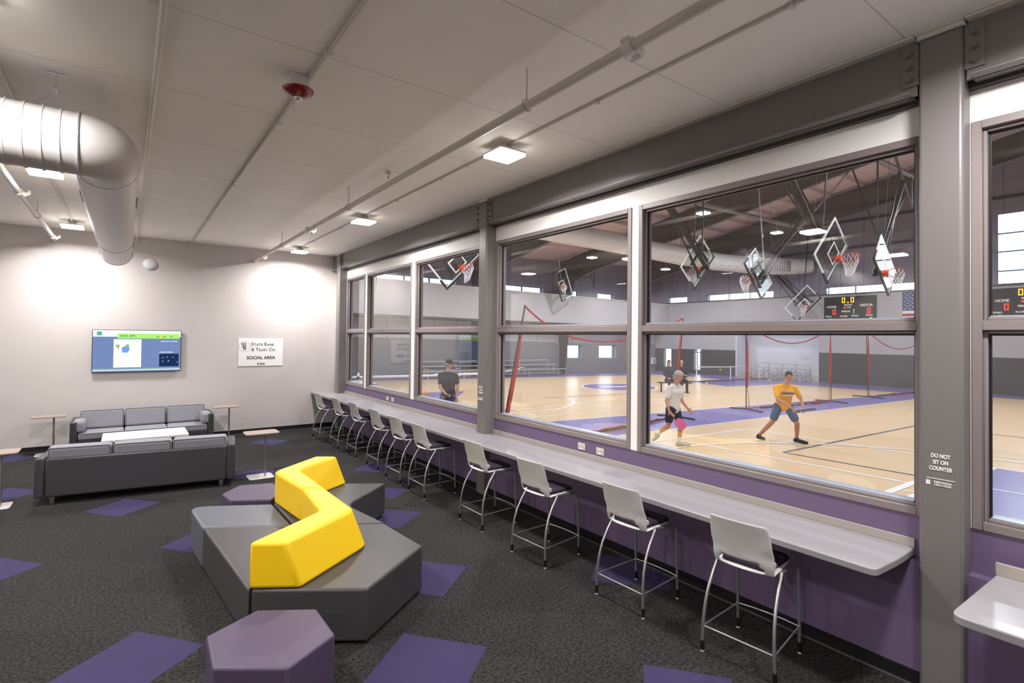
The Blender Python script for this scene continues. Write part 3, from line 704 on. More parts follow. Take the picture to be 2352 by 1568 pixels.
A0, A1, B1, B0, C0, C1 = (.785, 4.452), (1.014, 4.304), (1.722, 4.785), (1.455, 4.92), (1.505, 5.745), (1.705, 5.61)
A1b, B1b, C1b = (1.117, 4.243), (1.845, 4.74), (1.835, 5.545)
rb = lambda p: p
backrest('lounge_backrest', rounded([A0, A1, B1, C1, C0, B0], [2, 5], .10), rounded([A0, A1b, B1b, C1b, C0, B0], [2, 5], .10), 'yellow angled upholstered backrest, the nearer of the two')
D0, D1, E0, E1 = (1.415, 6.62), (1.69, 6.585), (2.05, 7.157), (2.276, 7.008)
D1b, E1b = (1.815, 6.52), (2.386, 6.905)
C0f = (1.503, 5.757); C1f = (1.705, 5.622); C1fb = (1.835, 5.557)
backrest('lounge_backrest', rounded([C0f, C1f, D1, E1, E0, D0], [2, 5], .10), rounded([C0f, C1fb, D1b, E1b, E0, D0], [2, 5], .10), 'yellow angled upholstered backrest, the farther of the two')

# ------------------------------------------------------------------ sofas (local: faces +y, origin centre on floor)
def make_sofa(bolsters):
    t = thing('sofa', 'x', 'sofa', (0, 0, 0)); L = 2.44; D = .82; hA = .655; aw = .115
    for s_ in (-1, 1):
        MB().box((s_*(L/2-aw/2)-aw/2, -D/2, .105), (s_*(L/2-aw/2)+aw/2, D/2, hA)).build('arm', 'sofa_vinyl', t, world=False, bevel=.025, seg=3)
    MB().box((-L/2+aw+.003, -D/2, .105), (L/2-aw-.003, -D/2+.13, hA-.015)).build('back', 'sofa_vinyl', t, world=False, bevel=.025, seg=3)
    MB().box((-L/2+aw+.003, -D/2+.13, .105), (L/2-aw-.003, D/2-.015, .29)).build('base', 'sofa_vinyl', t, world=False, bevel=.012)
    cw = (L-2*aw)/3
    for k in range(3):
        x0 = -L/2+aw+k*cw+.006; x1 = x0+cw-.012
        c_ = MB().box((x0, -D/2+.26, .29), (x1, D/2-.005, .43)).build('seat_cushion', 'sofa_fabric', t, world=False, bevel=.035, seg=4)
        MB().tube([(x0+.02, D/2-.008, .413), (x1-.02, D/2-.008, .413)], .005, 6).build('piping', 'piping', c_, world=False)
        b_ = MB(); rt_ = Matrix.Translation((0, -D/2+.20, .42)) @ Matrix.Rotation(R(10), 4, 'X')
        b_.box((x0, -.075, .0), (x1, .085, .375), 0, rt_)
        c_ = b_.build('back_cushion', 'sofa_fabric', t, world=False, bevel=.045, seg=4)
        q = MB(); zt = .375-.012
        q.tube([rt_ @ Vector(p) for p in ((x0+.02, .078, .02), (x0+.02, .078, zt), (x1-.02, .078, zt), (x1-.02, .078, .02))], .005, 6)
        q.tube([rt_ @ Vector(p) for p in ((x0+.02, -.068, .02), (x0+.02, -.068, zt), (x1-.02, -.068, zt), (x1-.02, -.068, .02))], .005, 6)
        q.build('piping', 'piping', c_, world=False)
    for sx_ in (-1, 1):
        for sy_ in (-1, 1):
            x = sx_*(L/2-.19); y = sy_*(D/2-.07)
            MB().box((x-.028, y-.012, 0), (x+.028, y+.012, .106)).build('leg', 'chrome', t, world=False, bevel=.004)
    return t
s1 = make_sofa(False); s1.location = (.275, 9.90, 0); s1.rotation_euler = (0, 0, R(-8)); tag(s1, 'dark grey sofa seen from behind with light grey cushions', 'sofa', 'facing sofas')
s2 = dup(s1); s2.location = (.37, 13.62, 0); s2.rotation_euler = (0, 0, R(180)); tag(s2, 'dark grey sofa against the back wall below the television', 'sofa', 'facing sofas')
for (x, lb) in ((-.715, 'light grey bolster pillow at the left arm of the far sofa'), (1.455, 'light grey bolster pillow at the right arm of the far sofa')):
    tag(MB().box((x-.10, 13.22, .433), (x+.10, 13.72, .675)).build('bolster_pillow', 'sofa_fabric', bevel=.065, seg=5), lb, 'pillow', 'bolster pillows')

t = thing('coffee_table', 'low white rectangular coffee table between the two sofas', 'table', (.34, 12.5, 0))
MB().box((-.335, 12.12, .385), (1.03, 13.05, .425)).build('top', 'table_white', t, bevel=.004)
for x in (-.2, .88): 
    q = MB(); q.bar((x, 12.25, 0.012), (x, 12.9, .012), .05, .024); q.bar((x, 12.58, .02), (x, 12.58, .386), .05, .05); q.build('leg', 'black_plastic', t)

# side tables: rounded top on a post at one side over a flat foot
def make_side():
    t = thing('side_table', 'x', 'table', (0, 0, 0))
    q = rounded([(-.26, -.19), (.26, -.19), (.26, .19), (-.26, .19)], [0, 1, 2, 3], .07, 5)
    MB().prism(q, q, .732, .752).build('top', 'table_wood', t, world=False, bevel=.004)
    MB().tube([(.07, 0, .01), (.07, 0, .733)], .0175, 16).build('post', 'silver_tube', t, world=False)
    q = rounded([(-.20, -.18), (.19, -.18), (.19, .18), (-.20, .18)], [0, 1, 2, 3], .05, 5)
    MB().prism(q, q, 0, .010).build('foot', 'base_metal', t, world=False, bevel=.003)
    return t
st = make_side()
for i, (x, y, a, lb) in enumerate(((1.865, 9.66, 0, 'slim side table with a wood-look top right of the near sofa'), (-1.42, 9.93, 0, 'slim side table with a wood-look top cut by the left edge of the photo'), (-1.19, 13.68, 0, 'slim side table with a darker-looking top left of the far sofa'), (1.86, 13.55, 0, 'slim side table with a wood-look top right of the far sofa'))):
    o = st if i == 0 else dup(st)
    o.location = (x, y, 0); o.rotation_euler = (0, 0, a); tag(o, lb, 'table', 'slim side tables by the sofas')

# ================================================================== the gymnasium beyond the glass
XG = 32.8
def ye(X): return 26.45+.12*(29.8-X)          # end wall runs at a slight angle
def band_t(X): return 5.97-.0265*X
def band_b(X): return 3.84-.0165*X
def ledge(X): return 2.50-.0155*X
def roof_z(Y): return 7.95+.17*(26-Y) if Y > -2 else 7.95+.17*28-.17*(-2-Y)
YS = -12.0
gf = MB(); q = [(4.76, YS), (36, YS), (36, 26.5), (4.76, 30.2)]
gf.prism(q, q, -.2, 0)
def patch(mb, pts, z, mi): mb.prism(pts, pts, z-.0015, z, mi)
lift = [0]
def stripe(mb, a, b, wd, z, mi):
    lift[0] += 1; z = z+.00012*(lift[0] % 60)
    a = Vector(a); b = Vector(b); t = (b-a).normalized(); n = Vector((-t.y, t.x))*wd/2
    patch(mb, [tuple(a+n), tuple(a-n), tuple(b-n), tuple(b+n)], z, mi)
# purple run between the courts, its white borders
patch(gf, [(4.77, 9.27), (32.8, 7.39), (32.8, 8.56), (4.77, 12.17)], .003, 1)
stripe(gf, (4.77, 9.27), (31.0, 7.51), .05, .005, 2); stripe(gf, (4.77, 12.17), (31.0, 8.80), .05, .005, 2)
# purple borders by the end wall and the far wall
patch(gf, [(4.77, 28.3), (10.7, 27.15), (18.6, 25.55), (29.2, 22.9), (29.9, 21.6), (32.8, 21.4), (32.8, 26.2), (4.77, 29.5)], .003, 1)
patch(gf, [(29.7, 7.6), (32.8, 7.4), (32.8, 21.6), (29.9, 21.6), (29.2, 18.2), (25.8, 18.45), (25.2, 15.4), (29.4, 14.6)], .003, 1)
patch(gf, [(30.9, YS), (32.8, YS), (32.8, 7.5), (30.9, 7.5)], .003, 1)
# purple keys on the near court by the windows and the run at the right
patch(gf, [(4.77, 17.3), (9.9, 17.3), (12.2, 20.1), (4.77, 21.2)], .003, 1)
patch(gf, [(4.77, 14.55), (10.2, 14.3), (10.35, 13.9), (4.77, 13.7)], .003, 1)
patch(gf, [(4.77, -12), (13.4, -12), (13.45, 2.66), (4.77, 2.9)], .003, 1)
stripe(gf, (4.77, 2.9), (13.45, 2.66), .06, .005, 2); stripe(gf, (13.45, 2.66), (13.45, -12), .06, .005, 2); stripe(gf, (11.45, 2.6), (11.45, -8), .05, .006, 2)
# centre circle
ca = [(19.9+1.8*math.cos(2*pi*i/48), 18.05+1.75*math.sin(2*pi*i/48)) for i in range(48)]
cb = [(19.9+1.9*math.cos(2*pi*i/48), 18.05+1.85*math.sin(2*pi*i/48)) for i in range(48)]
patch(gf, cb, .0035, 2); patch(gf, ca, .006, 1)
patch(gf, [(18.9, 18.4), (20.6, 17.6), (20.9, 17.9), (19.1, 18.7)], .008, 2)
# white and navy playing lines
for (a, b, wd, mi) in [((9.97, 7.95), (13.49, 7.69), .05, 2), ((13.49, 7.69), (13.62, 3.9), .05, 2), ((10.62, 7.78), (10.73, 2.95), .05, 2), ((11.36, 5.65), (18.3, 5.32), .05, 3), ((11.36, 5.65), (11.44, 3.2), .04, 3),
                       ((8.6, 3.25), (10.95, 3.18), .09, 2), ((8.8, 2.93), (13.3, 2.85), .07, 2), ((10.12, 3.11), (10.2, 2.9), .05, 2), ((13.42, 14.55), (13.55, 12.41), .05, 2), ((9.77, 12.42), (13.53, 12.12), .05, 2),
                       ((14.9, 2.92), (14.9, -4), .05, 2), ((18.3, 5.3), (18.5, -4), .04, 3), ((22.5, 7.2), (22.7, -4), .04, 2), ((16, 13.6), (21, 12.8), .04, 2), ((13.5, 16.2), (19, 15.3), .035, 3), ((7, 12.8), (9.4, 19.5), .04, 2)]:
    stripe(gf, a, b, wd*1.35, .0045, mi)
def arcline(cx, cy, r, a0, a1, wd, n=30):
    for i in range(n):
        p0 = (cx+r*math.cos(a0+(a1-a0)*i/n), cy+r*math.sin(a0+(a1-a0)*i/n)); p1 = (cx+r*math.cos(a0+(a1-a0)*(i+1)/n), cy+r*math.sin(a0+(a1-a0)*(i+1)/n)); stripe(gf, p0, p1, wd, .0045, 2)
arcline(9.2, 2.0, 5.25, R(-10), R(92), .075)
arcline(10.6, 17.3, 4.05, R(-102), R(-8), .085)
struct(gf.build('floor', ['wood_floor', 'court_purple', 'court_white', 'court_navy'], smooth=0))

def yz(mb, X0, X1, y0, y1, z0, z1, mi=0): mb.box((X0, y0, z0), (X1, y1, z1), mi)
# far wall: dark wainscot, light boards, liner above, openings for glass
DK = 1.725; LT = 5.09; XO = XG+.35
dk = MB()
for (a, b) in ((24.6, 26.6), (22.9, 24.6-.0), (19.49, 22.15), (YS, 14.25)): pass
for (a, b) in ((25.35, 26.3), (22.75, 24.62), (19.49, 22.1), (YS, 14.25)): yz(dk, XG, XO, a, b, 0, DK)
yz(dk, XG, XO, 24.62, 25.35, 0, .33); yz(dk, XG, XO, 22.1, 22.75, 0, .25)
struct(dk.build('wall_gym_far', 'gym_dark_wall', smooth=0))
lt = MB(); yz(lt, XG, XO, 19.49, 26.3, DK, LT); yz(lt, XG, XO, YS, 14.25, DK, LT); yz(lt, XG, XO, 14.25, 19.49, 3.05, LT)
struct(lt.build('wall_gym_far', 'gym_light_wall', smooth=0))
rc = MB(); yz(rc, XG+1.4, XG+1.6, 14.1, 19.6, 0, 3.2); yz(rc, XO, XG+1.6, 19.49, 19.7, 0, 3.2); yz(rc, XO, XG+1.6, 14.05, 14.25, 0, 3.2); yz(rc, XO, XG+1.6, 14.0, 19.7, 3.05, 3.3)
yz(rc, XG, XO, 19.4, 19.49, .0, 3.05)
struct(rc.build('wall_gym_recess', 'gym_white_wall', smooth=0))
up = MB(); ops = [(23.28, 24.95, 5.12, 5.52), (16.96, 21.68, 5.12, 5.54), (6.9, 13.92, 5.10, 5.52), (1.2, 6.42, 5.14, 8.45)]
ops.sort(); yprev = YS
for (a, b, z0, z1) in ops:
    yz(up, XG, XO, yprev, a, LT, 13.6); yz(up, XG, XO, a, b, LT, z0); yz(up, XG, XO, a, b, z1, 13.6); yprev = b
yz(up, XG, XO, yprev, 26.4, LT, 13.6)
struct(up.build('wall_gym_far', 'liner_panel', smooth=0))
struct(MB().box((XG-.03, YS, LT-.04), (XG, 26.2, LT+.04)).build('trim_5', 'gym_steel', smooth=0))
for z in (7.6, 9.1):
    o = MB().box((XG-.08, 6.6 if z < 8.5 else YS, z), (XG, 26.0, z+.12)).build('trim_6', 'gym_liner_dark', smooth=0); struct(o)
wn_i = 8
def far_window(a, b, z0, z1, ys=(), zs=()):
    global wn_i
    f = MB(); t = .03; x0, x1 = XG+.05, XG+.1
    yz(f, x0, x1, a, a+t, z0, z1); yz(f, x0, x1, b-t, b, z0, z1); yz(f, x0, x1, a+t, b-t, z0, z0+t); yz(f, x0, x1, a+t, b-t, z1-t, z1)
    for y in ys: yz(f, x0, x1, y-.025, y+.025, z0+t, z1-t)
    for z in zs: yz(f, x0, x1, a+t, b-t, z-.03, z+.03)
    o = struct(f.build('window_%d' % wn_i, 'out_blue', smooth=0)); wn_i += 1
    MB().box((XG+.070, a+t, z0+t), (XG+.078, b-t, z1-t)).build('pane', 'window_glass', o, smooth=0)
far_window(23.28, 24.95, 5.12, 5.52, (24.8,)); far_window(16.96, 21.68, 5.12, 5.54, (21.5, 20.02, 18.51)); far_window(6.9, 13.92, 5.10, 5.52, (13.75, 12.35, 10.8, 9.3, 7.9)); far_window(1.2, 6.42, 5.14, 8.45, (4.9, 3.2), (5.75, 6.65, 7.5))
far_window(24.62, 25.35, .33, 1.72); far_window(22.1, 22.75, .25, 1.68, (22.2,), (1.5,))

# end wall (slightly angled)
def ew(mb, X0, X1, zf0, zf1, d0, d1, mi=0):
    f0 = zf0 if callable(zf0) else (lambda X: zf0); f1 = zf1 if callable(zf1) else (lambda X: zf1)
    vs = []
    for zf in (f0, f1):
        for (X, d) in ((X0, d0), (X1, d0), (X1, d1), (X0, d1)): vs.append((X, ye(X)+d, zf(X)))
    mb.add(vs, [(0, 3, 2, 1), (4, 5, 6, 7), (0, 1, 5, 4), (1, 2, 6, 5), (2, 3, 7, 6), (3, 0, 4, 7)], mi)
XA, XB = 4.7, 32.8
lowin = [(24.62, 25.9, .99, 1.94), (27.36, 28.95, .97, 1.93)]
gb = MB(); pr = XA
for (a, b, z0, z1) in lowin:
    ew(gb, pr, a, 0, ledge, 0, .45); ew(gb, a, b, 0, z0, 0, .45); ew(gb, a, b, z1, ledge, 0, .45); pr = b
ew(gb, pr, XB, 0, ledge, 0, .45)
struct(gb.build('wall_gym_end', 'gym_grey_block', smooth=0))
g2 = MB(); ew(g2, XA, XB, ledge, band_b, .18, .45); struct(g2.build('wall_gym_end', 'liner_light_x', smooth=0))
near = lambda f: (lambda X: 2.38+(f(X)-2.38)*.957)
g3 = MB(); ew(g3, XA, XB, near(band_b), near(band_t), -1.25, .45); struct(g3.build('wall_gym_end', 'gym_light_wall', smooth=0))
g4 = MB(); ew(g4, XA, XB, lambda X: near(band_b)(X)-.12, near(band_b), -1.2, .18); struct(g4.build('trim_7', 'gym_steel', smooth=0))
ct0 = lambda X: band_t(X)+.05; ct1 = lambda X: 6.30-.0215*X
g5 = MB(); clo = [(9.5, 16.3), (19.3, 22.65), (24.2, 25.65), (27.3, 28.8)]; pr = XA
for (a, b) in clo:
    ew(g5, pr, a, band_t, 13.6, .1, .45); ew(g5, a, b, band_t, ct0, .1, .45); ew(g5, a, b, ct1, 13.6, .1, .45); pr = b
ew(g5, pr, XB, band_t, 13.6, .1, .45); struct(g5.build('wall_gym_end', 'liner_panel_x', smooth=0))
g6 = MB(); ew(g6, XA, XB, lambda X: near(band_t)(X)-.03, lambda X: near(band_t)(X)+.03, -1.31, -1.15); struct(g6.build('trim_8', 'pipe_paint', smooth=0))
def end_window(a, b, z0, z1, xs=()):
    global wn_i
    f0 = z0 if callable(z0) else (lambda X: z0); f1 = z1 if callable(z1) else (lambda X: z1)
    f = MB(); t = .05
    ew(f, a, a+t, f0, f1, .3, .38); ew(f, b-t, b, f0, f1, .3, .38); ew(f, a+t, b-t, f0, lambda X: f0(X)+t, .3, .38); ew(f, a+t, b-t, lambda X: f1(X)-t, f1, .3, .38)
    for x in xs: ew(f, x-.04, x+.04, lambda X: f0(X)+t, lambda X: f1(X)-t, .3, .38)
    o = struct(f.build('window_%d' % wn_i, 'out_blue', smooth=0)); wn_i += 1
    p_ = MB(); ew(p_, a+t, b-t, lambda X: f0(X)+t, lambda X: f1(X)-t, .335, .342); p_.build('pane', 'window_glass', o, smooth=0)
end_window(9.5, 16.3, ct0, ct1, (11.4, 13.15, 14.7)); end_window(19.3, 22.65, ct0, ct1, (21.15,)); end_window(24.2, 25.65, ct0, ct1); end_window(27.3, 28.8, ct0, ct1)
for (a, b, z0, z1) in lowin: end_window(a, b, z0, z1)
# side of the building over the social area and the near end, both out of view
sw = MB(); yz(sw, 4.70, 4.76, YS, YF-.2, 0, 13.6); yz(sw, 4.70, 4.76, YB+.25, 29.4, 0, 13.6); yz(sw, 4.70, 4.76, YF-.2, YB+.25, CEIL+.2, 13.6)
struct(sw.build('wall_gym_near', 'gym_light_wall', smooth=0))
struct(MB().box((4.7, YS-.2, 0), (XO, YS, 13.6)).build('wall_gym_front', 'gym_liner', smooth=0))
# roof, rising from the end wall to a ridge
rf = MB()
for (y0, y1) in ((29.9, -2), (-2, YS)):
    z0, z1 = roof_z(y0) if y0 > -2 else roof_z(-2.0001), roof_z(y1) if y1 < -2 else roof_z(-1.9999)
    rf.add([(4.7, y0, z0), (XO, y0, z0), (XO, y1, z1), (4.7, y1, z1), (4.7, y0, z0+.2), (XO, y0, z0+.2), (XO, y1, z1+.2), (4.7, y1, z1+.2)], [(0, 3, 2, 1), (4, 5, 6, 7), (0, 1, 5, 4), (1, 2, 6, 5), (2, 3, 7, 6), (3, 0, 4, 7)])
struct(rf.build('ceiling', 'roof_panel', smooth=0))
# rigid steel frames: tapered column and rafter
flab = ['tapered dark steel frame nearest the windows of the social area', 'tapered dark steel frame rising left of the lower clerestory windows', 'tapered dark steel frame beside the two low windows', 'tapered dark steel frame closest to the scoreboard wall']
for X, lb in zip((10.9, 17.4, 23.95, 30.2), flab):
    yo = ye(X)-.01
    t = thing('steel_frame', lb, 'frame', (X, yo, 0))
    outer = [(yo, 0), (yo, roof_z(yo)-.22), (-1.9, roof_z(-1.9)-.22)]
    inner = [(-1.9, roof_z(-1.9)-1.15), (14, roof_z(14)-1.45), (yo-3.2, roof_z(yo)-1.05), (yo-1.3, roof_z(yo)-1.55), (yo-.45, 0)]
    poly = outer+inner; n = len(poly); q = MB()
    vs = [(X-.008, y, z) for y, z in poly]+[(X+.008, y, z) for y, z in poly]
    q.add(vs, [tuple(range(n)), tuple(range(2*n-1, n-1, -1))]+[(i, (i+1) % n, n+(i+1) % n, n+i) for i in range(n)])
    q.build('web', 'gym_steel', t, smooth=0)
    def flange(path, nm):
        f = MB()
        for (p0, p1) in zip(path[:-1], path[1:]): f.bar((X, p0[0], p0[1]), (X, p1[0], p1[1]), .22, .02)
        f.build(nm, 'gym_steel', t, smooth=0)
    flange(outer, 'outer_flange'); flange(inner, 'inner_flange')
pu = 0
for Y in (24.5, 23, 21.5, 20, 18.5, 17, 15.5, 14, 12.5, 11, 9.5, 8, 6.5, 5, 3.5, 2):
    o = MB().box((4.8, Y-.03, roof_z(Y)-.21), (XG, Y+.03, roof_z(Y)-.005)).build('roof_purlin', 'gym_roof', smooth=0)
    tag(o, 'pale roof purlin running the length of the gym under the roof panels', 'purlin', 'roof purlins')
tag(MB().tube([(4.8, 20.5, 7.75), (XG, 19.3, 7.75)], .09, 10).build('strut_pipe', 'gym_strut'), 'grey strut pipe between the frames nearer the end wall', 'pipe')
tag(MB().tube([(4.8, 14.4, 8.4), (XG, 13.3, 8.4)], .10, 10).build('strut_pipe', 'gym_strut'), 'grey strut pipe between the frames above the middle goals', 'pipe')
tag(MB().tube([(4.8, 8.3, 9.3), (XG, 7.6, 9.3)], .10, 10).build('strut_pipe', 'gym_strut'), 'grey strut pipe highest in the gym at the right', 'pipe')
# gym duct
t = thing('gym_duct', 'large white round duct crossing the gym with an air grille near its end', 'duct', (24, 18, 7))
pth = [(10.5, 19.7, 7.75), (15.44, 19.0, 7.48), (18.29, 18.72, 7.37), (20.55, 18.4, 7.23), (24.5, 17.8, 6.98), (26.98, 17.3, 6.86), (29.06, 16.55, 6.78), (30.6, 15.8, 6.76), (31.6, 15.1, 6.78), (32.3, 14.5, 6.8)]
MB().tube(pth, [.48]*9+[.40], 32).build('round_section', 'gym_duct', t)
for k in range(1, 8):
    a = Vector(pth[k]); d_ = (Vector(pth[k+1])-a).normalized()*.03; MB().tube([a-d_, a+d_], .495, 32).build('joint_band', 'gym_duct', t)
hl = MB()
for i in range(26):
    s_ = i/25; k = min(int(s_*6), 5); u_ = s_*6-k; P = Vector(pth[k+1]).lerp(Vector(pth[k+2]), min(u_, 1)); hl.ell(P+Vector((-.19, -.36, -.24)), (.03, .03, .03), 6, 4)
hl.build('air_holes', 'black_plastic', t)['kind'] = 'stuff'
gr = MB(); gx = Vector((29.3, 15.83, 6.72)); gd = (Vector((30.9, 15.0, 6.70))-gx)
gu = Vector((0, 0, 1))
gr.bar(gx, gx+gd, .06, .62); g_o = gr.build('grille_back', 'gym_steel', t, smooth=0)
g2_ = MB()
for i in range(13): g2_.bar(gx+gd*(i/12)+Vector((-.02, -.045, -.3)), gx+gd*(i/12)+Vector((-.02, -.045, .3)), .03, .03)
for j in range(6): g2_.bar(gx+Vector((-.02, -.045, -.3+.12*j)), gx+gd+Vector((-.02, -.045, -.3+.12*j)), .03, .03)
g2_.build('grille_bars', 'aluminium', g_o, smooth=0)
for k in (2, 4, 6):
    P = Vector(pth[k]); MB().tube([P+Vector((0, 0, .45)), (P.x, P.y, roof_z(P.y)-.05)], .012, 6).build('hanger', 'black_plastic', t)
# high-bay lights
gl = [(19.36, 12.98, 7.70, 'bright gym light nearest the top of the large window'), (25.83, 13.2, 7.74, 'bright gym light beyond the middle goals'), (28.0, 21.5, 6.94, 'bright gym light low at the left above the corner windows'), (21.34, 21.47, 7.03, 'bright gym light beside the folded goal in the middle window'),
      (12.9, 12.9, 7.8, 'gym light hidden above the top of the windows near the glass'), (14.6, 21.4, 7.1, 'gym light over the left court'), (8.2, 21.3, 7.2, 'gym light over the left court near the glass'), (7, 12.9, 7.8, 'gym light over the middle run near the glass'), (13, 4.0, 9.0, 'gym light over the right court, second from the glass'), (19.5, 4.0, 9.0, 'gym light over the right court, third from the glass'), (26, 4.0, 9.0, 'gym light over the right court, fourth from the glass'), (7, 4, 9.0, 'gym light over the right court nearest the glass'),
      (13, -5, 9.4, 'gym light behind the right court'), (24, -5, 9.4, 'gym light far behind the right court')]
for (x, y, z, lb) in gl:
    t = thing('gym_light', lb, 'light', (x, y, z), group='high-bay lights of the gym')
    MB().box((x-.22, y-.22, z), (x+.22, y+.22, z+.08)).build('housing', 'aluminium', t, bevel=.01)
    MB().box((x-.21, y-.21, z-.045), (x+.21, y+.21, z)).build('diffuser', 'bay_glow', t, smooth=0)
    MB().tube([(x, y, z+.08), (x, y, roof_z(y)-.02)], .008, 6).build('cord', 'aluminium', t)
    l = bpy.data.lights.new('lamp', 'AREA'); l.energy = GYM_W; l.size = .4; l.color = (.93, .95, 1); l.spread = R(176)
    lo = bpy.data.objects.new('lamp', l); C.objects.link(lo); lo.parent = t; lo.location = (0, 0, -.055)
t = thing('recess_light', 'flat light under the top of the white recess behind the bleachers', 'light', (33.4, 16.9, 3.0))
MB().box((33.2, 14.8, 3.0), (33.6, 19.0, 3.049)).build('diffuser', 'tv_white', t, smooth=0)
l = bpy.data.lights.new('lamp', 'AREA'); l.energy = 9; l.shape = 'RECTANGLE'; l.size = .4; l.size_y = 4.0; l.color = (.95, .96, 1)
lo = bpy.data.objects.new('lamp', l); C.objects.link(lo); lo.parent = t; lo.location = (-.1, 0, -.05)

# ------------------------------------------------------------------ basketball goals, folded up sideways
def goal(T, ex, upv, n, lb, mast=4.6, rest=None, dark=True, net_side=0):
    T = Vector(T); ex = Vector(ex).normalized(); upv = Vector(upv).normalized(); n = Vector(n).normalized()
    t = thing('basketball_goal', lb, 'basketball goal', tuple(T), group='folded basketball goals')
    P = lambda a, b, c=0: T+ex*a+upv*b+n*c
    W, H_ = 1.83, 1.07
    def bx(mb, a0, a1, b0, b1, c0, c1, mi=0):
        vs = [P(a, b, c) for c in (c0, c1) for (a, b) in ((a0, b0), (a1, b0), (a1, b1), (a0, b1))]
        mb.add(vs, [(0, 3, 2, 1), (4, 5, 6, 7), (0, 1, 5, 4), (1, 2, 6, 5), (2, 3, 7, 6), (3, 0, 4, 7)], mi)
    g = MB(); bx(g, -W/2+.05, W/2-.05, .05, H_-.05, -.012, 0); bb = g.build('backboard', 'clear_glass', t, smooth=0)
    f = MB(); e = .055
    bx(f, -W/2, W/2, 0, e, -.03, .004); bx(f, -W/2, W/2, H_-e, H_, -.03, .004); bx(f, -W/2, -W/2+e, e, H_-e, -.03, .004); bx(f, W/2-e, W/2, e, H_-e, -.03, .004)
    f.build('board_frame', 'goal_white', t, smooth=0)
    f = MB(); k = .045
    bx(f, -.305, .305, .15, .15+k, .001, .005); bx(f, -.305, .305, .15+.457-k, .15+.457, .001, .005); bx(f, -.305, -.305+k, .15+k, .15+.457-k, .001, .005); bx(f, .305-k, .305, .15+k, .15+.457-k, .001, .005)
    f.build('target_square', 'goal_white', bb, smooth=0)
    f = MB(); bx(f, -W/2-.03, W/2+.03, -.045, .03, -.05, .025); bx(f, -W/2-.03, -W/2+.04, .03, .36, -.05, .025); bx(f, W/2-.04, W/2+.03, .03, .36, -.05, .025)
    f.build('padding', 'goal_black', t, bevel=.012)
    f = MB(); bx(f, -.09, .09, .10, .23, .0, .16); f.build('rim_bracket', 'hoop_orange', t, bevel=.01)
    rc_ = P(0, .15, .385); rr_ = .2286
    f = MB(); f.tube([rc_+ex*rr_*math.cos(a)+n*rr_*math.sin(a) for a in [2*pi*i/28 for i in range(28)]], .012, 8, closed=True); rim = f.build('rim', 'hoop_orange', t)
    f = MB(); down = Vector((0, 0, -1)); nn = 12; lv = 6; ring = []
    for j in range(lv+1):
        s_ = j/lv; rad = rr_*(1-.50*s_**.7); cen = rc_+(-upv*(1-s_)*.25+down*(.42*s_)).lerp(down*.42*s_, .5)+down*.06*s_
        off = (j % 2)*pi/nn
        ring.append([cen+(ex*math.cos(2*pi*i/nn+off)+n*math.sin(2*pi*i/nn+off))*rad if j else rc_+(ex*math.cos(2*pi*i/nn)+n*math.sin(2*pi*i/nn))*rr_ for i in range(nn)])
    for j in range(lv):
        for i in range(nn):
            a = ring[j][i]; b1 = ring[j+1][i]; b2 = ring[j+1][(i-1) % nn] if j % 2 == 0 else ring[j+1][(i+1) % nn]
            f.tube([a, b1], .006, 4, caps=False); f.tube([a, b2], .006, 4, caps=False)
    f.build('net', 'net_white', rim)
    # steel behind the board
    f = MB()
    for s_ in (-.42, .42): f.bar(P(s_, .08, -.06), P(s_*.6, H_-.05, -.06), .05, .05)
    f.bar(P(-.5, .2, -.07), P(.5, .2, -.07), .07, .06); f.bar(P(-.45, .75, -.07), P(.45, .75, -.07), .06, .06)
    f.build('mount_frame', 'goal_black', t)
    m0 = P(0, .12, -.22); zt = roof_z(T.y)-1.15
    k = min(mast, max(1.0, (zt-m0.z)/max(.25, upv.z))); m1 = m0+upv*k
    f = MB(); f.tube([m0, m1], .085, 14); f.tube([m0+upv*.1, m0+upv*.16], .10, 14); f.tube([m0+upv*.95, m0+upv*1.0], .10, 14); f.tube([m0+upv*2.1, m0+upv*2.15], .10, 14); f.build('mast', 'goal_black', t)
    f = MB()
    for s_ in (-.38, .38): f.tube([P(s_, .3, -.12), m0+upv*(k*.62)+ex*s_*.4, m1+ex*s_*1.4], .028, 8)
    f.build('mast_brace', 'goal_black', t)
    f = MB(); tp = m1+Vector((0, -n.y*2.1, .2)); tp.z = zt+.5; f.tube([m0+upv*1.1, tp], .03, 8); f.tube([m0+upv*.5+n*-.03, Vector((m0.x+ex.x*.3, m0.y, zt+.4))], .03, 8); f.build('fold_brace', 'chrome' if not dark else 'goal_black', t)
    f = MB(); f.tube([m0+upv*1.3, Vector(((m0+upv*1.3).x+.2, T.y, roof_z(T.y)-.3))], .006, 5); f.tube([m1-ex*1.3, m1+ex*1.3], .05, 8); f.tube([m1-ex*1.25, m1-ex*1.25+Vector((0, 0, 1.1))], .04, 8); f.tube([m1+ex*1.25, m1+ex*1.25+Vector((0, 0, 1.1))], .04, 8)
    f.build('ceiling_mount', 'gym_steel', t)
    return t
Z_ = (0, 0, 1)
goal((17.28, 11.55, 4.90), (-.69, -.03, -.72), (-.73, .03, .68), (.01, 1, -.05), 'folded basketball goal seen from behind, leftmost in the large window')
goal((20.72, 11.57, 4.83), (-.65, .04, .76), (.76, -.02, .65), (.04, 1, -.02), 'folded basketball goal with its hoop to the left, second in the large window', dark=False)
goal((17.31, 6.99, 4.75), (.72, -.01, .69), (-.69, .04, .72), (-.04, -1, .02), 'folded basketball goal with its hoop to the right, tallest in the large window')
goal((20.19, 6.81, 4.54), (.80, .04, -.60), (.60, .01, .80), (.04, -1, -.02), 'folded basketball goal with its hoop low right, nearest the flag')
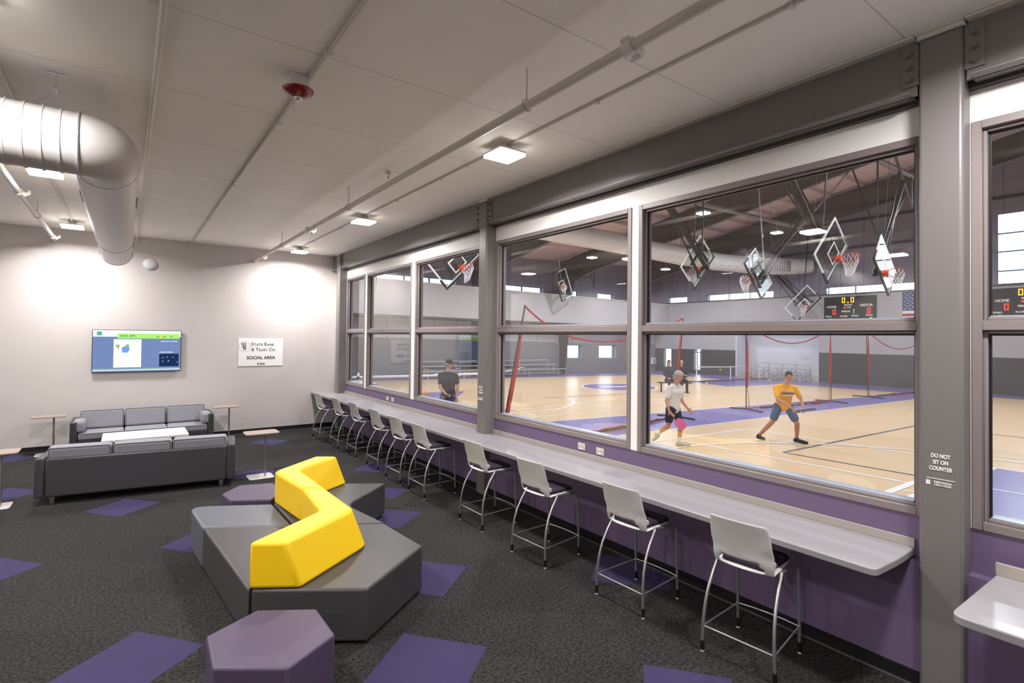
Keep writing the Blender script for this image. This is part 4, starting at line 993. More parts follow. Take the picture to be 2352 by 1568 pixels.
goal((31.1, 14.08, 4.18), (-.06, -.73, .69), (.04, .68, .73), (-1, .08, -.01), 'small far folded basketball goal left of the scoreboard')
goal((21.76, 24.83, 5.57), (.42, .05, -.91), (.91, .05, .42), (.07, -1, -.02), 'folded basketball goal in the middle window with window light in its glass', dark=False)
goal((9.35, 15.6, 4.66), (.72, 0, .70), (-.70, 0, .72), (0, -1, 0), 'folded basketball goal cut by the top of the left window')

# ------------------------------------------------------------------ barrier nets
def net_pole(name, base, top, d, lb, bl=0.62):
    base = Vector(base); top = Vector(top); d = Vector(d).normalized(); s_ = Vector((-d.y, d.x, 0))
    t = thing(name, lb, 'net pole', tuple(base), group='poles of the barrier nets')
    MB().tube([base+Vector((0, 0, .03)), top], .017, 8).build('pole', 'black_plastic', t)
    f = MB(); f.tube([base-s_*bl+Vector((0, 0, .02)), base+Vector((0, 0, .05)), base+s_*bl+Vector((0, 0, .02))], .022, 8); f.build('foot_bar', 'black_plastic', t)
    MB().ell(tuple(top), (.02, .02, .025), 8, 6).build('cap', 'goal_white', t)
    return t
def barrier(p0, p1, zt, sag, lb, first=True, second=True, bow=.0, top0=None, top1=None):
    p0 = Vector(p0); p1 = Vector(p1); L = (p1-p0).length; d = (p1-p0).normalized()
    t = thing('barrier_net', lb, 'net', tuple(p0), group='barrier nets between the courts')
    t.rotation_euler = (0, 0, math.atan2(d.y, d.x))
    ld = Vector((0, 0, 0))
    if top0: dd = Vector(top0)-p0; ld = Vector((dd.x*d.x+dd.y*d.y, -dd.x*d.y+dd.y*d.x, 0))
    l1 = Vector((0, 0, 0))
    if top1: dd = Vector(top1)-p1; l1 = Vector((dd.x*d.x+dd.y*d.y, -dd.x*d.y+dd.y*d.x, 0))
    def lean(x, y, z):
        u0 = (z/zt)*max(0, 1-x/2.5); u1 = (z/zt)*max(0, 1-(L-x)/2.5); return (x+ld.x*u0+l1.x*u1, y+ld.y*u0+l1.y*u1, z)
    n = 28; top = [(L*i/n, 0, zt-4*sag*(i/n)*(1-i/n)) for i in range(n+1)]; bot = [(L*i/n, 0, .06) for i in range(n+1)]
    top = [lean(*p) for p in top]
    q = MB(); q.add([p for p in top]+[p for p in bot], [(i, i+1, n+1+i+1, n+1+i) for i in range(n)]); q.build('netting', 'cord_net', t, world=False, smooth=0)
    MB().tube(top, .022, 6).build('top_band', 'red_band', t, world=False)
    MB().tube([(L*i/n, bow*math.sin(pi*i/n), .05+.02*math.sin(9*i)) for i in range(n+1)], .018, 6).build('bottom_rope', 'red_band', t, world=False)
    q = MB()
    q.tube([(L*.12, -.1, .06), (L*.5, -.14, .05), (L*.92, -.1, .06)], .026, 6)
    q.build('bottom_bar', 'black_plastic', t, world=False)
    for u in (.3, .72): MB().tube([(L*u, -.12, .06), (L*u+.45, -.13, .06)], .045, 8).build('bottom_sleeve', 'red_band', t, world=False)
    for (on, x, sg) in ((first, 0, 1), (second, L, -1)):
        if not on: continue
        pts = [(x+sg*.02, 0, zt-.05), (x+sg*.05, 0, 2.45)]
        q = MB(); zz = [2.45, 2.1, 1.7, 1.3, .95, .78]; wv = [.02, .05, .065, .065, .055, .04]
        vs = []; cx_ = [x+sg*(.03+.05*math.sin((z-.7)/1.8*pi)*0+.02) for z in zz]
        for z, w_, c_ in zip(zz, wv, cx_): vs += [(c_-w_, -.01, z), (c_+w_, -.01, z), (c_+w_, .01, z), (c_-w_, .01, z)]
        m = len(zz); fs = [(0, 1, 2, 3), (4*m-1, 4*m-2, 4*m-3, 4*m-4)]
        for i in range(m-1):
            for k in range(4): fs.append((4*i+k, 4*i+(k+1) % 4, 4*i+4+(k+1) % 4, 4*i+4+k))
        q.add([lean(*v) for v in vs], fs); q.build('side_sleeve', 'red_band', t, world=False)
        q = MB(); q.tube([lean(x+sg*.05, 0, .8), lean(x+sg*.14, 0, .45), (x+sg*.16, 0, .06)], .010, 5); q.tube([lean(x+sg*.01, 0, zt), lean(x+sg*.04, 0, 2.46)], .012, 5); q.build('side_rope', 'red_band', t, world=False)
n1, n2, n3, n4, n5, n6 = (6.36, 9.08, 0), (13.60, 10.03, 0), (17.13, 9.78, 0), (22.45, 9.30, 0), (25.75, 9.20, 0), (32.0, 8.75, 0)
net_pole('net_pole', n1, (6.74, 8.74, 3.09), (1, .15, 0), 'slanted black net pole close behind the middle window')
net_pole('net_pole', n2, (13.71, 9.87, 3.08), (1, .15, 0), 'black net pole beside the player in the pale shirt')
net_pole('net_pole', n3, (17.12, 9.80, 3.08), (1, -.07, 0), 'black net pole between the two players')
net_pole('net_pole', n4, (22.45, 9.33, 2.95), (1, -.07, 0), 'black net pole right of the player in yellow')
net_pole('net_pole', n5, (25.75, 9.25, 2.85), (1, -.07, 0), 'black net pole farthest right of the four beyond the large window')
barrier(n1, n2, 3.05, .74, 'red-edged barrier net sagging across the middle window', top0=(6.74, 8.74, 0), top1=(13.71, 9.87, 0))
barrier(n3, n4, 3.0, .70, 'red-edged barrier net sagging behind the player in yellow', bow=.2)
barrier(n5, n6, 2.85, .78, 'red-edged barrier net farthest right, its rope on the floor', second=False, bow=-.15)
# portable pickleball net
t = thing('pickleball_net', 'white portable net on a wheeled black frame left of the large window', 'net', (25, 17.2, 0))
a = Vector((25.35, 17.35, 0)); b = Vector((28.1, 17.0, 0)); c_ = Vector((30.7, 16.7, 0)); 
MB().tube([a+Vector((0, 0, .10)), b+Vector((0, 0, .10)), c_+Vector((0, 0, .10))], .025, 6).build('base_bar', 'black_plastic', t)
for P in (a, c_):
    MB().tube([P+Vector((-.25, .45, .1)), P+Vector((.25, -.45, .1))], .022, 6).build('cross_bar', 'black_plastic', t)
    for s_ in (-1, 1): MB().tube([P+Vector((-.25*s_-.02, .45*s_, .05)), P+Vector((-.25*s_+.02, .45*s_, .05))], .06, 12).build('wheel', 'goal_white', t)
for P in (a, b, c_): MB().tube([P+Vector((0, 0, .1)), P+Vector((0, 0, .90))], .03, 8).build('post', 'goal_white', t)
MB().tube([a+Vector((0, 0, .90)), b+Vector((0, 0, .85)), c_+Vector((0, 0, .90))], .035, 6).build('tape', 'goal_white', t)
q = MB(); q.add([a+Vector((0, 0, .88)), b+Vector((0, 0, .84)), c_+Vector((0, 0, .88)), c_+Vector((0, 0, .12)), b+Vector((0, 0, .12)), a+Vector((0, 0, .12))], [(0, 1, 4, 5), (1, 2, 3, 4)]); q.build('netting', 'cord_net', t, smooth=0)
# a second net seen far left through the small windows
t = thing('volleyball_tape', 'long white net tape stretched across the left court', 'net', (8, 19, 0))
p0, p1 = Vector((6.2, 18.3, .93)), Vector((12.6, 18.0, .93))
MB().tube([p0, (p0+p1)/2-Vector((0, 0, .03)), p1], .045, 8).build('tape', 'goal_white', t)
for P in (p0, p1): MB().tube([(P.x, P.y, 0), (P.x, P.y, .95)], .03, 8).build('post', 'goal_white', t)
q = MB(); q.add([p0, p1, (p1.x, p1.y, .08), (p0.x, p0.y, .08)], [(0, 1, 2, 3)]); q.build('netting', 'cord_net', t, smooth=0)

# bleachers: three aluminium rows on a frame
def bleacher(a, b, back, lb, foot=True):
    a = Vector(a); b = Vector(b); bk = Vector(back).normalized(); d = (b-a).normalized(); L = (b-a).length
    t = thing('bleacher', lb, 'bleacher', tuple(a), group='aluminium bleachers')
    for k in range(3):
        o = bk*(.62*k); z = .43+.26*k; e = d*(.30*k)
        MB().bar(a+o+e+Vector((0, 0, z)), b+o-e+Vector((0, 0, z)), .25, .045).build('seat_plank', 'aluminium', t, bevel=.006)
        if k < 2: MB().bar(a+o+bk*.34+e+Vector((0, 0, z-.25)), b+o+bk*.34-e+Vector((0, 0, z-.25)), .25, .04).build('foot_plank', 'aluminium', t, bevel=.006)
    for i in range(5):
        P = a+d*(.5+(L-1.0)*i/4)
        q = MB(); q.bar(P+Vector((0, 0, .02)), P+bk*1.35+Vector((0, 0, .02)), .05, .04); q.bar(P+Vector((0, 0, .0)), P+Vector((0, 0, .41)), .05, .05); q.bar(P+bk*.62+Vector((0, 0, .0)), P+bk*.62+Vector((0, 0, .67)), .05, .05); q.bar(P+bk*1.24+Vector((0, 0, .0)), P+bk*1.24+Vector((0, 0, .93)), .05, .05); q.bar(P+Vector((0, 0, .1)), P+bk*1.24+Vector((0, 0, .62)), .04, .04)
        q.build('support', 'aluminium', t)
    q = MB()
    for i in (0, 2): 
        P = a+d*(.5+(L-1.0)*i/4); Q = a+d*(.5+(L-1.0)*(i+1)/4); q.tube([P+bk*.6+Vector((0, 0, .1)), Q+bk*.6+Vector((0, 0, .55))], .018, 6); q.tube([P+bk*.6+Vector((0, 0, .55)), Q+bk*.6+Vector((0, 0, .1))], .018, 6)
    q.build('cross_brace', 'aluminium', t)
bleacher((13.2, ye(13.2)-1.75, 0), (23.0, ye(23)-1.75, 0), (.12, 1, 0), 'aluminium bleacher along the end wall seen through the left and middle windows')
bleacher((32.2, 18.9, 0), (32.2, 14.5, 0), (1, 0, 0), 'aluminium bleacher in the white recess behind the player in yellow')
# defibrillator cabinet on the far left of the large window
t = thing('wall_cabinet', 'small white cabinet with a dark slot on the grey wall by the gym corner', 'cabinet', (32.4, ye(32.4), .75))
MB().box((32.2, ye(32.4)-.18, .52), (32.75, ye(32.4)-.02, 1.0)).build('case', 'bin_white', t, bevel=.01)
MB().box((32.5, ye(32.4)-.19, .60), (32.6, ye(32.4)-.175, .92)).build('slot', 'black_plastic', t)
tag(MB().ell((24.2, 15.2, .9), (.037, .037, .037), 12, 8).build('pickleball', 'ball_yellow'), 'tiny yellow ball in flight beyond the large window', 'ball')
# water bottle on the ledge seen through the smallest window
t = thing('water_bottle', 'tall printed bottle behind the smallest window at the far left', 'bottle', (5.05, 13.6, 0))
MB().lathe([(.03, 0), (.036, .01), (.036, .19), (.03, .22), (.016, .24), (.016, .26)], (5.0, 13.72, 1.17), 20).build('body', 'bin_white', t)
MB().lathe([(.019, 0), (.019, .03)], (5.0, 13.72, 1.425), 16).build('cap', 'black_plastic', t)
MB().lathe([(.037, .06), (.0372, .14)], (5.0, 13.72, 1.17), 20).build('print', 'shorts_navy', t)
tag(MB().box((4.78, 13.0, 1.12), (5.25, 14.2, 1.168)).build('ledge_shelf', 'gym_light_wall'), 'narrow shelf beyond the smallest window carrying the bottle', 'shelf')

# ------------------------------------------------------------------ scoreboard
SEG = {'0': 'abcdef', '1': 'bc', '3': 'abgcd', '2': 'abged'}
def scoreboard(y1, lb):
    t = thing('scoreboard', lb, 'scoreboard', (XG-.06, y1-1.27, 3.2), group='scoreboards')
    x = XG-.10; W_ = 2.62; zt = 4.93; zb = 3.40
    MB().box((x, y1-W_, zb), (XG-.001, y1, zt)).build('panel', 'board_black', t, bevel=.01)
    def P(u, v): return y1-u*W_, zt-v*(zt-zb)
    def seg(ch, u, v, h, m_, dim=False):
        y, z = P(u, v); w_ = h*.55; th = h*.15; q = MB(); S_ = SEG[ch]
        R_ = {'a': (0, w_, h-th, h), 'd': (0, w_, 0, th), 'g': (0, w_, h/2-th/2, h/2+th/2), 'b': (w_-th, w_, h/2, h), 'c': (w_-th, w_, 0, h/2), 'f': (0, th, h/2, h), 'e': (0, th, 0, h/2)}
        for s_ in S_:
            a0, a1, b0, b1 = R_[s_]; g_ = th*.12
            q.box((x-.014, y-a1+g_+w_/2, z+b0-h/2+g_), (x-.002, y-a0-g_+w_/2, z+b1-h/2-g_))
        q.build('digit', m_, t, smooth=0)
    def lab(b_, s_, u, v, sx_=1.0): y, z = P(u, v); txt(b_, s_, frameM((x-.004, y, z), (0, -1, 0), (0, 0, 1)), 'letter_white', t, bold=.006, sx=sx_)
    seg('0', .395, .135, .30, 'led_amber'); seg('0', .565, .13, .30, 'led_amber')
    y, z = P(.48, .22); MB().box((x-.014, y-.035, z-.03), (x-.002, y+.035, z+.03)).build('digit_point', 'led_amber', t, smooth=0)
    lab('HOME', .185, .155, .375, .95); lab('VISITOR', .185, .825, .345, .95); lab('BONUS', .12, .48, .315); lab('POSS', .085, .50, .405); lab('PERIOD', .13, .44, .55)
    y, z = P(.415, .41); MB().add([(x-.004, y+.07, z), (x-.004, y-.05, z+.05), (x-.004, y-.05, z-.05), (x-.014, y+.07, z), (x-.014, y-.05, z+.05), (x-.014, y-.05, z-.05)], [(0, 1, 2), (5, 4, 3), (0, 3, 4, 1), (1, 4, 5, 2), (2, 5, 3, 0)]).build('arrow', 'led_red', t, smooth=0)
    seg('0', .21, .56, .30, 'led_red'); seg('0', .875, .53, .30, 'led_red'); seg('1', .575, .55, .24, 'led_green')
    lab('FOULS', .11, .095, .73); lab('PLAYER', .11, .40, .725); lab('FOULS', .11, .61, .715); lab('FOULS', .11, .88, .70)
    seg('0', .125, .87, .20, 'led_green'); seg('3', .255, .885, .14, 'led_red'); seg('3', .71, .875, .14, 'led_red'); seg('0', .91, .85, .20, 'led_green')
    q = MB()
    for (u, v, h) in ((.33, .135, .3), (.64, .13, .3), (.135, .56, .28), (.80, .53, .28), (.37, .87, .15), (.44, .87, .15), (.58, .86, .15)):
        y, z = P(u, v); q.box((x-.006, y-h*.22, z-h*.42), (x-.001, y+h*.22, z+h*.42))
    q.build('unlit_digits', 'board_segment', t, smooth=0)['kind'] = 'stuff'
scoreboard(13.93, 'black scoreboard with HOME and VISITOR digits beside the flag')
scoreboard(6.62, 'black scoreboard cut by the right edge under the tall window')
# flag
t = thing('flag', 'flag with white stars on blue and red and white stripes, hung on the gym wall', 'flag', (XG-.03, 8.6, 3.0))
fy0, fy1, fz0, fz1 = 10.12, 6.8, 3.17, 5.02; sh = (fz1-fz0)/13
for i in range(13):
    z1 = fz1-i*sh; y0 = fy0-1.34 if i < 7 else fy0
    MB().box((XG-.03, fy1, z1-sh), (XG-.018, y0, z1)).build('stripe', 'flag_red' if i % 2 == 0 else 'flag_white', t, smooth=0)
cn = MB().box((XG-.032, fy0-1.34, fz1-7*sh), (XG-.018, fy0, fz1)).build('canton', 'flag_blue', t, smooth=0)
q = MB()
def star(cy_, cz_, r_):
    pts = [(cy_+(r_ if k % 2 == 0 else r_*.4)*math.sin(k*pi/5), cz_+(r_ if k % 2 == 0 else r_*.4)*math.cos(k*pi/5)) for k in range(10)]
    vs = [(XG-.034, a_, b_) for a_, b_ in pts]+[(XG-.031, a_, b_) for a_, b_ in pts]
    q.add(vs, [tuple(range(10)), tuple(range(19, 9, -1))]+[(k, (k+1) % 10, 10+(k+1) % 10, 10+k) for k in range(10)])
for r_ in range(9):
    for c_i in range(6 if r_ % 2 == 0 else 5): star(fy0-.12-(c_i+(.5 if r_ % 2 else 0))*.22, fz1-.10-r_*.101, .042)
q.build('stars', 'flag_white', cn, smooth=0)['kind'] = 'stuff'

# ------------------------------------------------------------------ outdoors
struct(MB().box((-40, -60, -.6), (140, 120, -.3)).build('ground', 'ground_out', smooth=0))
for (x, y, w_, d_, h_, m_, lb) in ((33, 46, 7, 6, 4.2, 'out_building', 'tan building outside the low end windows'), (24, 48, 6, 5, 3.2, 'out_blue', 'bluish building outside the left low window')):
    t = thing('building', lb, 'building', (x, y, -.3))
    MB().box((x-w_/2, y-d_/2, -.3), (x+w_/2, y+d_/2, h_)).build('walls', m_, t, smooth=0)
    MB().box((x-w_/2-.2, y-d_/2-.2, h_), (x+w_/2+.2, y+d_/2+.2, h_+.25)).build('roof', 'gym_steel', t, smooth=0)
t = thing('bare_tree', 'small bare tree outside the door window beside the white portable net', 'tree', (37.5, 25.6, -.3))
q = MB(); q.tube([(37.5, 25.6, -.3), (37.5, 25.62, 1.2), (37.5, 25.7, 2.6)], [.05, .04, .015], 8)
for (z, dy, dz) in ((.8, .35, .5), (1.0, -.3, .5), (1.3, .3, .6), (1.5, -.25, .6), (1.1, .15, .7)): q.tube([(37.5, 25.62, z), (37.5, 25.62+dy, z+dz)], [.02, .008], 6)
q.build('branches', 'bark', t)

# ------------------------------------------------------------------ people
def cap(mb, a, b, ra, rb):
    a = Vector(a); b = Vector(b); d = b-a; L = d.length
    if L < 1e-5: mb.ell(a, (ra,)*3, 12, 8); return
    d.normalize(); pts = []; rs = []
    for k in range(5): s_ = k/4*pi/2; pts.append(a-d*ra*math.cos(s_)); rs.append(max(.001, ra*math.sin(s_)))
    for k in range(5): s_ = pi/2-k/4*pi/2; pts.append(b+d*rb*math.cos(s_)); rs.append(max(.001, rb*math.sin(s_)))
    mb.tube(pts, rs, 14)
def remesh(o, vox, smooth=4):
    m = o.modifiers.new('skin', 'REMESH'); m.mode = 'VOXEL'; m.voxel_size = vox; m.use_smooth_shade = True
    if smooth: s_ = o.modifiers.new('soft', 'SMOOTH'); s_.factor = .5; s_.iterations = smooth
    return o
def hand(mb, w_, dirv, palm_n, curl=.5, thumb=1):
    d = Vector(dirv).normalized(); n = Vector(palm_n); n = (n-d*n.dot(d)).normalized(); s_ = d.cross(n)
    rot = Matrix((s_, d, n)).transposed()
    mb.ell(Vector(w_)+d*.045, (.040, .052, .017), 12, 8, rot=rot)
    for k, (o, l1) in enumerate(((-.030, .030), (-.010, .036), (.011, .033), (.030, .026))):
        p = Vector(w_)+d*.088+s_*o; pr_ = .0095
        for j in range(3):
            a_ = curl*(j+.6); dd = (d*math.cos(a_)+n*math.sin(a_)); q_ = p+dd*l1*(1-.18*j); cap(mb, p, q_, pr_, pr_-.0008); p = q_; pr_ -= .0008
    p = Vector(w_)+d*.025+s_*thumb*.036; dd = (d*.6+s_*thumb*.7+n*.4).normalized(); q_ = p+dd*.036; cap(mb, p, q_, .012, .0105); cap(mb, q_, q_+(dd+d*.7).normalized()*.028, .0105, .009)
def person(lb, base, J, face, cols_, vox=.010, hat=None, hair=None, sleeves=.5, shorts=.85, sock=None, fem=0, lower=True, group=None, longp=False):
    """J: joints in a frame: a to the right seen from the social area, b away from it, z up"""
    e1 = Vector((.807, -.59, 0)); e2 = Vector((.59, .807, 0)); B = Vector(base)
    W_ = lambda p: B+e1*p[0]+e2*p[1]+Vector((0, 0, p[2]))
    D = lambda p: (e1*p[0]+e2*p[1]+Vector((0, 0, p[2]))).normalized()
    t = thing('person', lb, 'person', tuple(B), group=group)
    j = {k: W_(v) for k, v in J.items()}
    k = MB(); fd = D(face); upv = Vector((0, 0, 1)); fd = fd.normalized(); sd = fd.cross(upv).normalized(); uu = sd.cross(fd)
    rot = Matrix((sd, fd, uu)).transposed(); h = j['head']
    k.ell(h+uu*.02, (.074, .094, .105), 20, 14, rot=rot); k.ell(h-uu*.045+fd*.018, (.056, .066, .075), 16, 10, rot=rot); k.ell(h-uu*.098+fd*.055, (.026, .024, .02), 10, 8, rot=rot)
    cap(k, h+fd*.092+uu*.01, h+fd*.108-uu*.022, .009, .0145)
    for s_ in (-1, 1): k.ell(h+sd*s_*.076-uu*.005-fd*.005, (.010, .018, .030), 10, 8, rot=rot); k.ell(h+sd*s_*.030+fd*.082+uu*.030, (.022, .012, .009), 8, 6, rot=rot)
    k.ell(h+fd*.084-uu*.055, (.026, .014, .008), 10, 6, rot=rot)
    cap(k, j['neck'], h-uu*.05-fd*.015, .058, .052)
    sl, sr, hl_, hr_ = j['shl'], j['shr'], j['hpl'], j['hpr']; ch = (sl+sr)/2; pv = (hl_+hr_)/2
    def torso(mb, g):
        nb = ch+Vector((0, 0, .035)); cap(mb, nb, sl, .062+g, .052+g); cap(mb, nb, sr, .062+g, .052+g); cap(mb, ch.lerp(sl, .45)-Vector((0, 0, .10)), ch.lerp(sr, .45)-Vector((0, 0, .10)), .105+g, .105+g)
        mid = ch.lerp(pv, .58); x_ = (sr-sl).normalized()*.07
        cap(mb, ch.lerp(pv, .25)-x_, mid-x_*.9, .100+g, .092+g); cap(mb, ch.lerp(pv, .25)+x_, mid+x_*.9, .100+g, .092+g); cap(mb, mid-x_*.9, pv-x_*.9, .092+g, .10+g); cap(mb, mid+x_*.9, pv+x_*.9, .092+g, .10+g)
    torso(k, 0)
    for s_, e_, w_ in (('shl', 'ell', 'wrl'), ('shr', 'elr', 'wrr')):
        cap(k, j[s_], j[e_], .050, .038); cap(k, j[e_], j[w_], .040, .026)
    hand(k, j['wrl'], D(J['hdl']), D((.2, -1, .1)), .35, 1); hand(k, j['wrr'], D(J['hdr']), D((.2, -1, .1)), .35, -1)
    for a_, b_, c_ in (('hpl', 'knl', 'anl'), ('hpr', 'knr', 'anr')):
        cap(k, j[a_], j[b_], .082, .054); m_ = j[b_].lerp(j[c_], .3); cap(k, j[b_], m_, .054, .056); cap(k, m_, j[c_], .056, .036)
        if not longp: cap(k, j[c_]-Vector((0, 0, .02)), j[c_]-Vector((0, 0, .05)), .036, .04)
    remesh(k.build('body', cols_['skin'], t), vox)
    sh_ = MB(); torso(sh_, .016)
    cap(sh_, pv-(sr-sl)*.12, pv+(sr-sl)*.12-Vector((0, 0, .0)), .115, .115)
    for s_, e_ in (('shl', 'ell'), ('shr', 'elr')): cap(sh_, j[s_], j[s_].lerp(j[e_], sleeves), .064, .062)
    if longp:
        for e_, w_ in (('ell', 'wrl'), ('elr', 'wrr')): cap(sh_, j[e_], j[e_].lerp(j[w_], .9), .058, .04)
    remesh(sh_.build('shirt', cols_['shirt'], t), .014)
    if cols_.get('print'):
        f_ = (sr-sl).normalized(); c0 = ch.lerp(pv, .26)-e2*.155; q = MB(); q.bar(c0-f_*.13, c0+f_*.13, .02, .035); q.build('chest_print', cols_['print'], t)
        c0 = ch.lerp(pv, .36)-e2*.152; q = MB(); q.bar(c0-f_*.13, c0+f_*.13, .02, .02); q.build('chest_print', 'flag_white', t)
    if lower:
        sp_ = MB(); cap(sp_, hl_, hr_, .112, .112)
        for a_, b_, c_ in (('hpl', 'knl', 'anl'), ('hpr', 'knr', 'anr')):
            cap(sp_, j[a_], j[a_].lerp(j[b_], shorts), .104, .092 if shorts < 1 else .07)
            if shorts >= 1: cap(sp_, j[b_], j[b_].lerp(j[c_], .93), .068, .055)
        remesh(sp_.build('shorts' if shorts < 1 else 'trousers', cols_['shorts'], t), .014)
        for c_, tk in (('anl', 'tol'), ('anr', 'tor')):
            an = j[c_]; to = j[tk]; s_ = MB(); d_ = (to-an); d_.z = 0; d_ = d_.normalized() if d_.length > .01 else fd
            zb_ = min(an.z, to.z)
            hp = Vector((an.x, an.y, an.z-.045))-d_*.035; tp = Vector((to.x, to.y, to.z+.04))
            cap(s_, hp, hp.lerp(tp, .5)+Vector((0, 0, .005)), .045, .046); cap(s_, hp.lerp(tp, .5), tp, .044, .036); cap(s_, an-Vector((0, 0, .04)), an+Vector((0, 0, .0)), .046, .046)
            so_ = remesh(s_.build('shoe', cols_['shoe'], t), .010)
            if sock:
                q = MB(); cap(q, an, an.lerp(j['knl' if c_ == 'anl' else 'knr'], .28), .043, .048); remesh(q.build('sock', sock, t), .012)
    for s_ in (-1, 1):
        MB().ell(h+sd*s_*.031+fd*.088+uu*.015, (.013, .009, .008), 10, 6, rot=rot).build('eye', 'eye', t)
    MB().ell(h+fd*.094-uu*.058, (.024, .008, .006), 10, 6, rot=rot).build('mouth', 'lip', t)
    if hair:
        q = MB(); q.ell(h+uu*.035-fd*.012, (.083, .100, .105), 20, 12, rot=rot); q.ell(h-fd*.045-uu*.01, (.079, .062, .085), 16, 10, rot=rot)
        if fem: q.ell(h-fd*.06-uu*.09, (.072, .045, .10), 16, 10, rot=rot)
        remesh(q.build('hair', hair, t), .012, 2)
        for v_ in (0,): pass
    if hat:
        q = MB(); rr2 = rot; vs = []
        q.ell(h+uu*.052-fd*.004, (.086, .105, .088), 22, 12, rot=rot)
        bc = h+uu*.062+fd*.10
        q.ell(bc+fd*.035, (.072, .075, .012), 18, 8, rot=Matrix((sd, (fd-uu*.12).normalized(), uu)).transposed())
        remesh(q.build('cap', hat, t), .010, 2)
        if hat == 'cap_black': MB().ell(h+uu*.085+fd*.095, (.022, .008, .012), 10, 6, rot=rot).build('cap_badge', 'led_amber' if False else 'tv_yellow' if False else 'ball_yellow', t)
    return t
person('man in black polo and black cap standing close behind the left window', (6.3, 11.15, 0),
       dict(head=(.00, 0, 1.73), neck=(-.02, .0, 1.55), shl=(-.205, .02, 1.47), shr=(.165, -.02, 1.46), ell=(-.19, -.10, 1.17), wrl=(-.03, -.24, 1.02), hdl=(.8, -.5, -.3), elr=(.225, -.05, 1.20), wrr=(.20, -.14, .92), hdr=(-.1, -.2, -1),
            hpl=(-.11, .03, .95), hpr=(.09, .02, .95), knl=(-.12, -.02, .50), knr=(.10, -.03, .50), anl=(-.12, .03, .09), anr=(.11, .03, .09), tol=(-.13, -.15, .0), tor=(.14, -.15, .0)),
       (1, -.35, -.12), dict(skin='skin', shirt='shirt_black', shorts='shorts_blue', shoe='shoe_black'), vox=.009, hat='cap_black', hair='hair_grey', sleeves=.62, shorts=.9)
kidJ = lambda z: dict(head=(0, 0, z-.10), neck=(0, 0, z-.25), shl=(-.12, 0, z-.31), shr=(.12, 0, z-.31), ell=(-.17, 0, z-.52), wrl=(-.17, -.08, z-.68), hdl=(0, -.2, -1), elr=(.17, 0, z-.52), wrr=(.17, -.08, z-.68), hdr=(0, -.2, -1), hpl=(-.08, 0, z-.66), hpr=(.08, 0, z-.66), knl=(-.08, -.02, z-.90), knr=(.08, -.02, z-.90), anl=(-.09, 0, .08), anr=(.09, 0, .08), tol=(-.09, -.13, 0), tor=(.09, -.13, 0))
person('brown-haired head just above the sill before the man in the black cap', (5.15, 9.22, 0), kidJ(1.20), (.3, 1, -.2), dict(skin='skin', shirt='shirt_white', shorts='shorts_navy', shoe='shoe_grey'), vox=.011, hair='hair_brown')
person('fair-haired head at the lower left corner of the third window', (5.05, 9.97, 0), kidJ(1.22), (1, .2, -.2), dict(skin='skin', shirt='shirt_yellow', shorts='shorts_navy', shoe='shoe_grey'), vox=.011, hair='hair_blond')
person('player in a yellow shirt and blue shorts lunging on the court', (12.45, 6.15, 0),
       dict(head=(.05, -.06, 1.55), neck=(.02, .0, 1.37), shl=(-.21, .02, 1.29), shr=(.21, -.02, 1.29), ell=(-.25, -.16, 1.02), wrl=(.02, -.30, .84), hdl=(.7, -.3, -.6), elr=(.34, -.06, 1.03), wrr=(.28, -.26, .84), hdr=(-.5, -.5, -.6),
            hpl=(-.11, .10, .84), hpr=(.11, .08, .84), knl=(-.27, .06, .48), knr=(.25, -.06, .47), anl=(-.47, .30, .12), anr=(.30, .05, .10), tol=(-.44, .10, .03), tor=(.43, -.14, .0)),
       (-.25, -1, -.25), dict(skin='skin_tan', shirt='shirt_yellow', shorts='shorts_blue', shoe='shoe_black', print='shorts_blue'), vox=.010, hair='hair_brown', sleeves=.75, shorts=.72)
person('running player in pale shirt, dark shorts and khaki cap', (9.98, 7.32, 0),
       dict(head=(.02, 0, 1.56), neck=(-.04, .0, 1.38), shl=(-.20, -.08, 1.30), shr=(.10, .12, 1.30), ell=(-.29, -.16, 1.03), wrl=(-.26, -.26, .82), hdl=(.5, -.2, -.7), elr=(.13, .12, 1.02), wrr=(.24, .02, .84), hdr=(.6, -.3, -.5),
            hpl=(-.17, -.06, .83), hpr=(-.02, .06, .83), knl=(-.22, -.06, .46), knr=(.09, .04, .46), anl=(-.44, .06, .26), anr=(.06, .05, .09), tol=(-.52, .02, .10), tor=(.27, .0, .0)),
       (1, -.1, -.2), dict(skin='skin_tan', shirt='shirt_white', shorts='shorts_navy', shoe='shoe_grey'), vox=.010, hat='cap_khaki', hair='hair_grey', sleeves=.7, shorts=.62, sock='goal_white')
# paddles in the players' hands
def paddle(c, d, n, m_, lb):
    c = Vector(c); d = Vector(d).normalized(); n = Vector(n); n = (n-d*n.dot(d)).normalized(); s_ = d.cross(n)
    t = thing('paddle', lb, 'paddle', tuple(c))
    pts = []
    for k in range(24):
        a_ = 2*pi*k/24; x_ = .10*math.copysign(abs(math.cos(a_))**.6, math.cos(a_)); y_ = .25+.13*math.copysign(abs(math.sin(a_))**.7, math.sin(a_)); pts.append((x_, y_))
    vs = [c+s_*x+d*y+n*.006 for x, y in pts]+[c+s_*x+d*y-n*.006 for x, y in pts]; m = 24
    q = MB(); q.add(vs, [tuple(range(m)), tuple(range(2*m-1, m-1, -1))]+[(k, (k+1) % m, m+(k+1) % m, m+k) for k in range(m)]); q.build('blade', m_, t)
    q = MB(); q.tube([c-d*.02, c+d*.13], .015, 10); q.build('handle', 'black_plastic', t)
e1 = Vector((.807, -.59, 0)); e2 = Vector((.59, .807, 0))
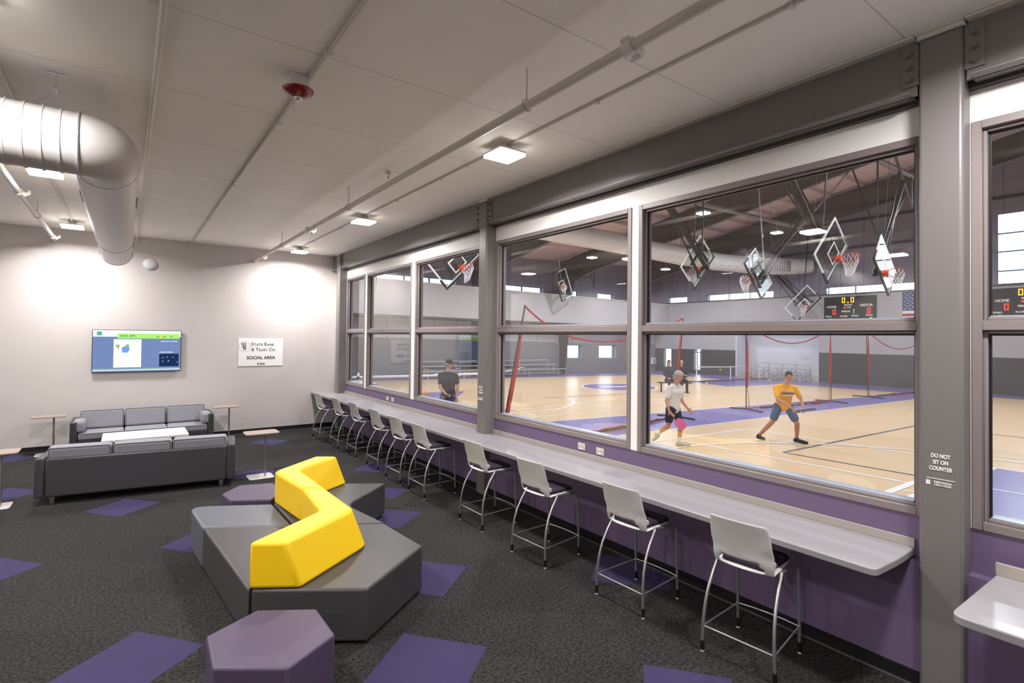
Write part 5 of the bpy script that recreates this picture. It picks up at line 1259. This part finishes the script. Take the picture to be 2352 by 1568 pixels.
paddle(Vector((9.98, 7.32, 0))+e1*-.22+e2*-.31+Vector((0, 0, .72)), e1*.35+e2*-.3+Vector((0, 0, -.35)), e2, 'paddle_pink', 'pink paddle held low by the player in the pale shirt')
paddle(Vector((12.45, 6.15, 0))+e1*.10+e2*-.36+Vector((0, 0, .80)), e1*.9+e2*-.2+Vector((0, 0, .15)), Vector((0, 0, 1)), 'shirt_black', 'dark paddle held in front by the player in yellow')
sit = lambda: dict(head=(0, 0, 1.33), neck=(0, 0, 1.16), shl=(-.19, 0, 1.08), shr=(.19, 0, 1.08), ell=(-.24, -.08, .80), wrl=(-.12, -.28, .66), hdl=(.4, -.6, -.2), elr=(.24, -.08, .80), wrr=(.12, -.28, .66), hdr=(-.4, -.6, -.2), hpl=(-.10, 0, .54), hpr=(.10, 0, .54), knl=(-.12, -.42, .52), knr=(.12, -.42, .52), anl=(-.12, -.42, .09), anr=(.12, -.42, .09), tol=(-.12, -.58, 0), tor=(.12, -.58, 0))
fp = Vector((20.25, 15.0, 0))
person('left of two dark-clad people seated far back behind the running player', tuple(fp+e1*-.26), sit(), (.3, -1, 0), dict(skin='skin_tan', shirt='jacket_navy', shorts='jacket_navy', shoe='shoe_black'), vox=.014, hair='hair_brown', fem=1, sleeves=1, shorts=1.0, longp=True)
person('right of two dark-clad people seated far back, grey-haired', tuple(fp+e1*.30), sit(), (-.2, -1, 0), dict(skin='skin_tan', shirt='jacket_navy', shorts='jacket_navy', shoe='shoe_black'), vox=.014, hair='hair_grey', sleeves=1, shorts=1.0, longp=True)
t = thing('bench', 'low bench under the two dark-clad people', 'bench', tuple(fp))
q = MB(); q.bar(fp-e1*.75+e2*.05+Vector((0, 0, .42)), fp+e1*.75+e2*.05+Vector((0, 0, .42)), .36, .04); q.build('seat', 'goal_black', t)
for s_ in (-.6, .6): q = MB(); q.bar(fp+e1*s_+e2*.05, fp+e1*s_+e2*.05+Vector((0, 0, .40)), .05, .05); q.build('leg', 'goal_black', t)
